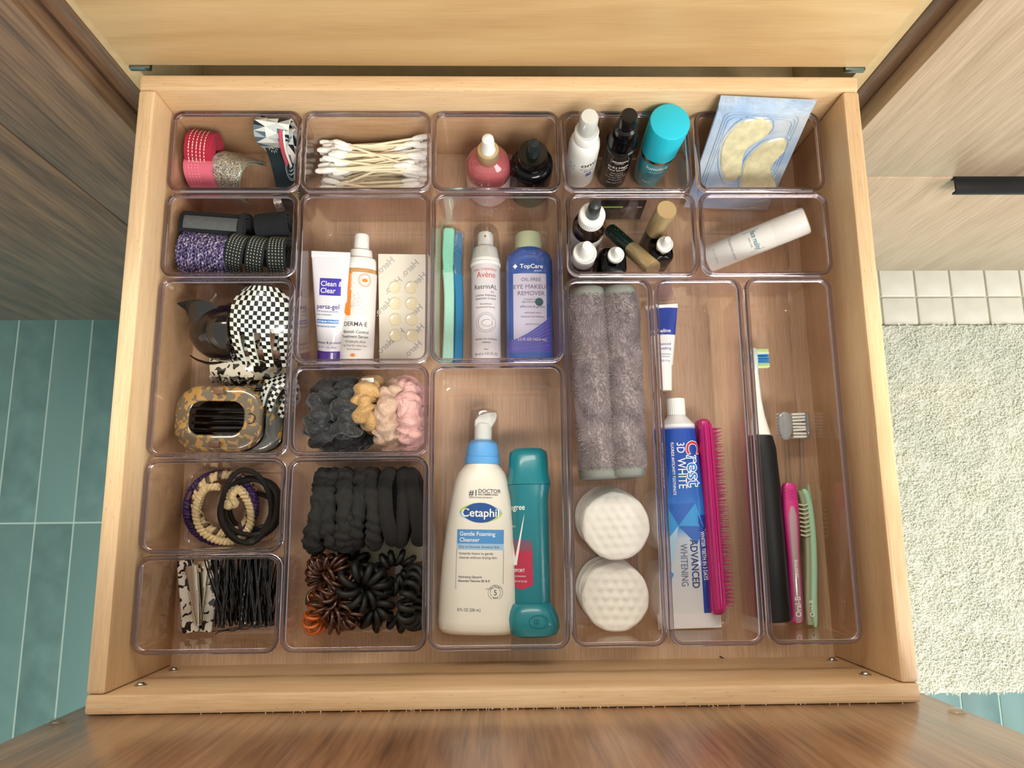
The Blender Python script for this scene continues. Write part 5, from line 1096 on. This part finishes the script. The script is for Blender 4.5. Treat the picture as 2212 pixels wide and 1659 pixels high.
def snap(lab, u0, v0, u1, v1, z):
    a, b = P(u0, v0, z), P(u1, v1, z); M = axis_frame(a, b, (0, 0, 1)); L_ = (b-a).length; t = thing('alligator_clip', lab, 'hair clip', M, 'metal alligator clips')
    jw = obj('jaw', loft([rr(1.4, .5, .4, 0), rr(2.6, .7, .5, L_*.25), rr(3.7, .9, .6, L_*.7), rr(4.3, 1.4, .6, L_*.92), rr(4.3, 1.6, .6, L_)]), chrome, t)
    obj('lower_jaw', sh(loft([rr(1.8, .4, .4, 0), rr(3.0, .5, .5, L_*.3), rr(4.2, .6, .6, L_)]), 0, 2.6), chrome, t); obj('hinge', sh(tube([(-5.6, 0, 0), (5.6, 0, 0)], 1.6, 10), 0, 1, L_*.9), chrome, t)
    for sx in (-1, 1):
        for i in range(15): obj('tooth', sh(rbox(1.7, .9, 1.0, .2, .15), sx*(1.2+2.2*i/15), -1.7, L_*.04+i*L_*.037), chrome, jw)
snap('silver alligator clip lying on top between the spotted bars', 427, 1352, 414, 1222, 19); snap('silver alligator clip slanting under the upper one', 430, 1345, 440, 1212, 13)
def pin_geo(seed):
    rnd = random.Random(seed); L_ = 50; pts = [(0, 0, 0), (.05, 0, 1)] + [(0, 0, 2+i*6) for i in range(8)] + [(.4, 0, 49), (1.2, 0, 50.2), (2.1, 0, 49)]
    for i in range(16): z = 46-i*2.9; pts.append((2.0 - 1.0*i/16 + (.45*math.sin(i*1.9) if 3 < i < 14 else 0), 0, max(z, 4)))
    pts.append((2.3, 0, 1.5)); return tube(smoothpath(pts, 44), [.48]*44, 5, flat=1.5)
pm = mat('black_enamel_wire', '#0d0d0e', .22, coat=.6); pmesh = mesh('pin_wire', *pin_geo(1), pm); tipm = mesh('pin_tip', *lathe([(.01, -.8), (.7, -.3), (.7, .5), (.01, .9)], 6), pm)
rnd = random.Random(11)
def hairpin(M, lab):
    t = thing('bobby_pin', lab, 'bobby pin', M, 'black bobby pins'); a = bpy.data.objects.new('wire', pmesh); COL.objects.link(a); a.parent = t
    b = bpy.data.objects.new('tip', tipm); COL.objects.link(b); b.parent = t; b.location = (0, 0, 0); return t
for i in range(78):
    z = 5+30*(i/78); u = rnd.uniform(462, 592); v = 1332+rnd.uniform(-24, 12)+ (8 if z < 15 else 0); a = P(u, v, z); ang = rnd.gauss(-.02, .13) + (rnd.choice((-.35, .3)) if i % 17 == 5 else 0)
    b = a+Vector((math.sin(ang)*50, math.cos(ang)*50, rnd.uniform(-2, 3)))
    if b.x > -164: b.x = -164
    if a.x > -165: a.x = -165
    hairpin(axis_frame(a, b, (0, 0, 1)) @ Matrix.Rotation(rnd.choice((0, 0, 1.2, -1))+rnd.uniform(-.3, .3), 4, 'Z'), 'black bobby pin in the dense pile beside the spotted clips')
a, b = P(460, 1364, 12), P(574, 1347, 12); o = hairpin(axis_frame(a, b, (0, 0, 1)) , 'single black bobby pin lying crosswise in front of the pile'); del o['group']
# ---- B1 cotton swabs
stick = mat('birch_stick', '#ebe0c2', .7); cotton = mat('white_cotton', '#efeee8', .95, bump=.5, bscale=1.0)
sm_ = mesh('swab_stick', *lathe([(.01, -30), (1.0, -30), (1.0, 30), (.01, 30)], 7), stick); cm_ = mesh('swab_tip', *lathe([(.01, -7), (1.4, -6.6), (2.2, -3), (2.5, 1), (2.3, 4.5), (1.4, 6.6), (.01, 7)], 10), cotton)
rnd = random.Random(21)
for i in range(104):
    lay_ = i/104; z = 6+40*lay_**.9; v = 402-98*rnd.random() if z > 30 else 395-70*rnd.random(); c = P(806+rnd.uniform(-26, 24), v+ (6 if z > 36 else 0), z); y = max(152, min(208, c.y))
    ang = rnd.gauss(0, .09) + (rnd.choice((-.22, .2, .26)) if i % 5 == 3 else 0); ln = 37
    cx = max(-157+43, min(-56-43, c.x)); d = Vector((math.cos(ang), math.sin(ang), rnd.uniform(-.06, .06))); M = axis_frame((cx, y, z), Vector((cx, y, z))+d)
    t = thing('cotton_swab', 'white cotton swab in the loose pile filling its bin', 'cotton swab', M, 'cotton swabs in the bin')
    s = bpy.data.objects.new('stick', sm_); COL.objects.link(s); s.parent = t
    for sgn in (-1, 1):
        s = bpy.data.objects.new('cotton_tip', cm_); COL.objects.link(s); s.parent = t; s.matrix_local = Matrix.Translation((0, 0, sgn*.032)) @ Matrix.Rotation(0 if sgn > 0 else PI, 4, 'X')
# ---- crumpled scrunchies
def crumple(path, r0, n, amp, k, seed, m_, closed=True, flat=1.0, folds=9):
    rnd = random.Random(seed); ph = [rnd.uniform(0, 6.28) for _ in range(12)]
    def rad(f, a):
        q = f*2*PI
        v = 1+amp*(.55*math.sin(k*q+1.6*math.sin(a+ph[0])+ph[1]+1.5*math.sin(3*q+ph[8]))+.16*math.sin((k*1.7//1)*q+2*a+ph[2])+.25*math.sin(3*a+5*q+ph[3])+.2*math.sin(4*q+a+ph[4]))
        e = math.sin(folds*q+2*math.sin(2*a+ph[5])+ph[6]); v -= amp*.9*max(0, e)**5
        return r0*max(.4, v)
    return tube(path, rad, n, closed, flat=flat)
def scrunchie(lab, u, v, z, ry, rz_, r0, col, seed, k=14, amp=.3, rot=0, group=None, sat=True, tag_=None, lean=0, name='scrunchie', wob=3):
    z += 3; rz_ += 2; c = P(u, v, z); t = thing(name, lab, 'hair tie', Matrix.Translation((c.x, c.y, z-rz_)) @ Matrix.Rotation(rot, 4, 'Z') @ Matrix.Rotation(lean, 4, 'Y'), group)
    rnd = random.Random(seed); ph = rnd.uniform(0, 6)
    path = [(wob*math.sin(2*a+ph), ry*math.copysign(abs(math.cos(a))**.8, math.cos(a)), rz_*math.copysign(abs(math.sin(a))**.8, math.sin(a))) for a in [2*PI*i/150 for i in range(150)]]
    obj('fabric', crumple(path, r0, 34, amp, k, seed, None), col, t, smooth=80)
    return t
def satin(n_, c_): 
    if n_ in MATS: return MATS[n_]
    t = NT(n_); t.base(c_); t.set(Roughness=.5, Sheen_Weight=.25, Coat_Weight=.08); n = t.n('TexNoise', Scale=.12, Detail=5.0, Distortion=1.2); t.l(t.coord(), n.inputs[0]); t.bump(n.outputs[0], .9, .004); return t.m
bs = satin('black_satin', '#0f1518'); 
sg = 'satin scrunchies in a row'
scrunchie('black satin scrunchie at the left end of the scrunchie row', 679, 888, 52, 20, 17, 11.5, bs, 1, 13, .3, .05, sg); scrunchie('second black satin scrunchie, between its twin and the tan one', 745, 888, 54, 21, 17, 12.2, bs, 2, 12, .3, .12, sg)
scrunchie('tan mustard scrunchie with a white tag', 793, 852, 58, 11.5, 15, 9.8, satin('tan_satin', '#b18a52'), 3, 11, .26, .05, sg)
tg = obj('care_tag', sh(rbox(9, 3.5, .5, .3, .1), 0, 0, 0), mat('white_tag', '#e8e6df', .6), bpy.data.objects['scrunchie.002']); tg.location = (.001, .0165, .0165)
scrunchie('beige satin scrunchie next to the tan one', 842, 885, 56, 20, 16, 9.6, satin('beige_satin', '#b89a84'), 4, 13, .27, -.15, sg, wob=2)
scrunchie('blush pink satin scrunchie at the right end of the row', 901, 883, 57, 22, 17, 9.4, satin('blush_satin', '#cf9f9a'), 5, 13, .27, .0, sg, wob=2)
tg = obj('care_tag', sh(rbox(9, 6, .6, .3, .1), 0, 0, 0), mat('pink_tag', '#e3b9b5', .6), bpy.data.objects['scrunchie.004']); tg.location = (.003, -.026, .013); tg.rotation_euler = (.3, .2, .3)
# ---- B4 fabric ties and coils
fb = 'black fabric hair ties in a row'
ft = [fabric('black_velvet_a', '#292927', 1.4, .35, .95, .9), fabric('black_towelling', '#22211f', 2.0, .3, .95, 1.0)]
for i, (u, r0, amp, lab) in enumerate(((680, 6.8, .24, 'crumpled black fabric tie at the left end of the row'), (712, 6.8, .22, 'black fabric hair tie, second from the left of the row'), (742, 6.5, .22, 'black fabric hair tie with a white speck, third of the row'), (772, 6.4, .22, 'black fabric hair tie, fourth of the row, rather puckered'), (802, 6.0, .2, 'black fabric hair tie, fifth of the row beside the smooth ones'), (836, 5.6, .05, 'smooth ribbed black hair tie, third from the right'), (868, 5.4, .05, 'smooth ribbed black hair tie, second from the right'), (897, 5.6, .05, 'smooth ribbed black hair tie at the right end of the row'))):
    scrunchie(lab, u, 1093, 38+(i % 3)*2, 26-(i % 2), 14, r0, ft[1 if i > 4 else 0], 20+i, 19 if i < 5 else 40, amp, (-.1, .05, .08, -.04, .06, .05, -.04, .12)[i], fb, name='fabric_hair_tie', wob=1.6)
def coil(lab, cx, cy, cz, R_, h, turns, wr, m, tilt, seed, wob=1.5, group=None, flat=1.0):
    M = Matrix.Translation((cx, cy, cz)) @ Matrix.Rotation(tilt[2] if len(tilt) > 2 else 0, 4, 'Z') @ Matrix.Rotation(tilt[0], 4, 'X') @ Matrix.Rotation(tilt[1], 4, 'Y')
    t = thing('coil_hair_tie', lab, 'hair tie', M, group); rnd = random.Random(seed); ph = [rnd.uniform(0, 6.28) for _ in range(3)]
    base = [((R_+wob*math.sin(2*a+ph[0]))*math.cos(a), (R_*flat+wob*math.cos(3*a+ph[1]))*math.sin(a), wob*1.2*math.sin(2*a+ph[2])) for a in [2*PI*i/80 for i in range(80)]]
    P_, T, N = frames(base, True); pts = []; n = turns*16
    for i in range(n):
        f = i/n*80; a = int(f) % 80; u = f-int(f); b = (a+1) % 80; p = P_[a].lerp(P_[b], u); rad_ = Vector((p.x, p.y, 0)).normalized(); q = 2*PI*turns*i/n
        pts.append(p+rad_*(h*math.cos(q))+Vector((0, 0, 1))*(h*math.sin(q)))
    obj('coil', tube(pts, wr, 6, True), m, t, smooth=70)
brc = mat('brown_gloss_cord', '#4a2a1c', .18, coat=.6); amb = mat('amber_clear_cord', '#e87a22', .1, coat=1, trans=.35, ior=1.35); blc = mat('black_rubber_cord', '#131310', .5, bump=.3, bscale=3.0)
for i, (u, v, z, R_, h, tu, tilt, lab) in enumerate(((694, 1243, 26, 12, 6.2, 17, (.25, -.2), 'brown spiral coil hair tie with an open loop, at the upper left of its pile'), (672, 1292, 22, 9, 5.5, 13, (.9, .3), 'brown spiral coil hair tie tucked at the left edge, above the amber ones'), (730, 1268, 27, 10.5, 5.6, 13, (.5, .7), 'brown spiral coil hair tie in the middle of the brown cluster'), (716, 1305, 30, 9.5, 5.5, 12, (-.2, .3), 'brown spiral coil hair tie on top of the heap, near the centre'), (742, 1318, 20, 11, 5.8, 14, (.2, -.5), 'brown spiral coil hair tie touching the black coils'), (727, 1347, 12, 9, 5.4, 14, (-.3, 0), 'brown spiral coil hair tie lowest in the front of the heap'))):
    c = P(u, v, z); coil(lab, max(c.x, -137), c.y, z, R_, h, tu, 1.35, brc, tilt, i, 2.4, 'brown coil hair ties')
c = P(664, 1318, 14); coil('translucent amber coil hair tie at the bin left wall', c.x+2, c.y, 16, 11, 6, 14, 1.2, amb, (.2, 1.1), 31, 1.5); c = P(697, 1358, 9); coil('translucent amber coil hair tie under the brown coils in front', c.x, c.y+3, 10, 11, 5.5, 12, 1.2, amb, (0, 0), 32, 1.5)
for i, (u, v, z, R_, h, tu, wr, tilt, lab) in enumerate(((786, 1268, 28, 12.5, 6.5, 10, 2.8, (.3, .3), 'thick black coil hair tie right beside the brown cluster'), (760, 1226, 14, 11, 5, 9, 2.6, (0, .2), 'thick black coil hair tie below the row of fabric ties'), (808, 1305, 20, 11, 5.4, 9, 2.7, (.1, -.2), 'thick black coil hair tie in the centre of the black coils'), (852, 1235, 20, 12, 4.6, 11, 2.3, (.3, .4), 'black coil hair tie with a frayed end near the fabric ties'), (862, 1312, 12, 16, 4.4, 13, 2.4, (0, 0), 'black coil hair tie forming a wide open ring on the bin floor'), (806, 1345, 9, 6.5, 4, 5, 2.2, (.2, 0), 'small black coil hair tie nearest the bin front'), (901, 1292, 26, 18, 5, 15, 2.5, (0, 1.45), 'black coil hair tie standing against the bin right wall'))):
    c = P(u, v, z); coil(lab, min(c.x, -66), c.y, z, R_, h, tu, wr, blc, tilt, 40+i, 1.6, 'black coil hair ties')
rnd = random.Random(2); c = P(868, 1228, 24)
fr = bpy.data.objects['coil_hair_tie']
obj('frayed_threads', join(*[tube(smoothpath([(0, 0, 0), (rnd.uniform(-5, 5), rnd.uniform(-4, 5), rnd.uniform(0, 4)), (rnd.uniform(-4, 7), rnd.uniform(-3, 6), rnd.uniform(0, 5)), (rnd.uniform(-2, 7), rnd.uniform(0, 7), rnd.uniform(0, 6))], 12), .16, 4) for _ in range(12)]), blc, [o for o in bpy.data.objects if o.get('label', '').startswith('black coil hair tie with a frayed')][0], kind='stuff').location = (.008, .006, .004)
cardm = mat('cream_card', '#c9c4a8', .8)
t = thing('paper_card', 'plain cream paper card under the black ties at the bin floor', 'card', loc(-100, -128, FLOOR+.1, .05)); obj('sheet', rbox(74, 22, .5, 6, .1, 6), cardm, t)
# ---- F1 cloths and pads
tow = NT('mauve_grey_microfibre'); n = tow.n('TexNoise', Scale=.06, Detail=3.0); tow.l(tow.coord(), n.inputs[0]); tow.base(tow.ramp(n.outputs[0], [(.35, '#75696c'), (.65, '#998d8e')])); tow.set(Roughness=.95, Sheen_Weight=.4); hemm = fabric('grey_bound_hem', '#7c8078', 2.0, .12)
def towel(lab, u0, v0, u1, v1, hx, hz, z, seed):
    a, b = P(u0, v0, z), P(u1, v1, z); a.z = b.z = z; M = axis_frame(a, b, (0, 0, 1)); L_ = (b-a).length; t = thing('rolled_cloth', lab, 'cloth', M, 'rolled grey microfibre cloths')
    loops = []; rnd = np.random.default_rng(seed)
    for i in range(41):
        f = i/40; k = 1-.02*math.sin(f*9+seed); L = []
        for j in range(36):
            q = 2*PI*j/36; L.append((hx*k*math.copysign(abs(math.cos(q))**.8, math.cos(q)), hz*math.copysign(abs(math.sin(q))**.85, math.sin(q)), 7+(L_-14)*f))
        loops.append(L)
    obj('roll', loft(loops), tow.m, t, smooth=80)
    N = 15000; V = np.zeros((N, 3, 3)); q = rnd.uniform(PI*.98, PI*2.02, N); zz = rnd.uniform(6, L_-6, N); cx = hx*np.sign(np.cos(q))*np.abs(np.cos(q))**.8; cy = hz*np.sign(np.sin(q))*np.abs(np.sin(q))**.85
    nx, ny = np.cos(q)*.8, np.sin(q); ph = 1.6*np.sin(zz*.09+q*2+seed)+rnd.normal(0, .5, N); ln = rnd.uniform(1.2, 2.6, N); w_ = .32
    dx, dz = np.cos(ph)*.7, np.sin(ph)*.7
    V[:,0] = np.stack([cx-w_*np.sin(ph), cy, zz+w_*np.cos(ph)], 1); V[:,1] = np.stack([cx+w_*np.sin(ph), cy, zz-w_*np.cos(ph)], 1); V[:,2] = np.stack([cx+(nx*.8+dx)*ln, cy+ny*.9*ln, zz+dz*ln], 1)
    obj('pile', (V.reshape(-1, 3).tolist(), [(3*i, 3*i+1, 3*i+2) for i in range(N)]), tow.m, t, smooth=0, kind='stuff')
    for z0_, z1_ in ((0, 9), (L_-9, L_)):
        obj('hem', loft([[(x*s, y*s, zz_) for x, y, _ in loops[0]] for zz_, s in ((z0_, .93), (z0_+1, 1.0), (z0_+4.5, 1.04), (z1_-1, 1.0), (z1_, .93))]), hemm, t, smooth=70)
towel('grey fluffy cloth rolled up, the left one of the pair', 1288, 1010, 1262, 610, 14.2, 22, 47, 1); towel('grey fluffy cloth rolled up, the right one against the bin wall', 1371, 1016, 1352, 617, 14.4, 22.5, 48, 2)
def pad_geo(r):
    V, F = [], []; nr, na = 22, 56; h = 5.2
    V.append((0, 0, h+1)); 
    for k in range(1, nr+1):
        for i in range(na):
            a = 2*PI*i/na; q = r*k/nr; x, y = q*math.cos(a), q*math.sin(a)
            b = 1.0*(math.cos(x*.95)+math.cos(.5*x*.95+.866*y*.95)+math.cos(-.5*x*.95+.866*y*.95))/3 if k < nr-1 else -.4
            rr_ = 1+.004*math.sin(7*a+1)+.003*math.sin(13*a); V.append((x*rr_, y*rr_, h+b if k < nr else h-1.6))
    for i in range(na): F.append((0, 1+i, 1+(i+1) % na))
    for k in range(nr-1):
        for i in range(na): a = 1+k*na; F.append((a+i, a+na+i, a+na+(i+1) % na, a+(i+1) % na))
    b0 = len(V); 
    for i in range(na): a = 2*PI*i/na; V.append((r*.99*math.cos(a), r*.99*math.sin(a), 1.2))
    for i in range(na): a = 2*PI*i/na; V.append((r*.9*math.cos(a), r*.9*math.sin(a), 0))
    o0 = 1+(nr-1)*na
    for i in range(na): j = (i+1) % na; F.append((o0+i, b0+i, b0+j, o0+j)); F.append((b0+i, b0+na+i, b0+na+j, b0+j))
    F.append(tuple(b0+na+i for i in reversed(range(na)))); return V, F
padm = mat('quilted_cotton', '#eceae0', .95, bump=.4, bscale=.9); pmsh = mesh('cotton_pad', *pad_geo(25.5), padm, smooth=50); rnd = random.Random(9)
for nst, (u0, v0, u1, v1, zt, n_, side) in enumerate(((1308, 1118, 1337, 1134, 44, 8, 'back stack'), (1312, 1270, 1331, 1288, 32, 5, 'front stack'))):
    b = P(u0, v0, FLOOR); tp = P(u1, v1, zt)
    for i in range(n_):
        f = i/(n_-1); z = FLOOR+.2+(zt-5-FLOOR)*f; x = b.x+(tp.x-b.x)*f; y = b.y+(tp.y-b.y)*f
        o = bpy.data.objects.new('cotton_pad', pmsh); COL.objects.link(o)
        if i == n_-1: tag(o, 'round quilted cotton pad, topmost of the %s' % side, 'cotton pad', 'cotton pads')
        else: tag(o, 'round white cotton pad within the %s, under its top pad' % side, 'cotton pad', 'cotton pads in the %s' % side)
        setM(o, loc(x+rnd.uniform(-.6, .6), y+rnd.uniform(-.6, .6), z, rnd.uniform(0, 6), rnd.uniform(-.03, .03)))
# stray hair in the drawer front
t = thing('stray_bristle', 'tiny dark bristle lying on the drawer floor near the front board', 'debris', loc(*P(1563, 1423, .6)[:2], .6)); obj('hair', tube([(-3, 2, 0), (0, .4, .3), (3, -2, 0)], .35, 5), mat('dark_hair', '#2a1e16', .6), t)

# ================================================================ settle: keep every thing inside the walls of the bin it lies in
bpy.context.view_layer.update()
def low_points(o, top):
    r = []
    for c in [o]+list(o.children_recursive):
        if c.type == 'MESH' and c.data:
            n = len(c.data.vertices); a = np.empty(n*3); c.data.vertices.foreach_get('co', a); a = a.reshape(-1, 3); W = np.array(c.matrix_world); r.append((a @ W[:3,:3].T + W[:3,3])*1000)
    if not r: return None
    r = np.concatenate(r); return r[r[:,2] < top]
for o in list(COL.objects):
    if o.parent or 'category' not in o or o['category'] in ('bin', 'drawer', 'cabinet', 'rug', 'debris'): continue
    q = low_points(o, 67)
    if q is None or not len(q): continue
    c = q.mean(0); b = [v for v in BINS.values() if v[0] < c[0] < v[1] and v[2] < c[1] < v[3]]
    if not b: b = sorted(BINS.values(), key=lambda v: abs((v[0]+v[1])/2-c[0])/(v[1]-v[0])+abs((v[2]+v[3])/2-c[1])/(v[3]-v[2]))[:1]
    b = b[0]; lo, hi = q.min(0), q.max(0); d = np.zeros(3); sc3 = [1, 1]
    for ax, (w0, w1) in enumerate(((b[0]+3.8, b[1]-3.8), (b[2]+3.8, b[3]-3.8))):
        size = hi[ax]-lo[ax]
        if size > w1-w0: sc3[ax] = (w1-w0)/size
        if size*sc3[ax] > (w1-w0)-.01: d[ax] = (w0+w1)/2-(lo[ax]+hi[ax])/2
        elif lo[ax] < w0: d[ax] = w0-lo[ax]
        elif hi[ax] > w1: d[ax] = w1-hi[ax]
    if lo[2] < FLOOR: d[2] = FLOOR-lo[2]
    if min(sc3) < 1 and min(sc3) > .8:
        m = (lo+hi)/2/1000; S4 = Matrix.Translation((m[0], m[1], 0)) @ Matrix.Diagonal((sc3[0], sc3[1], 1, 1)) @ Matrix.Translation((-m[0], -m[1], 0)); o.matrix_world = S4 @ o.matrix_world
    o.matrix_world = Matrix.Translation((d*.001).tolist()) @ o.matrix_world
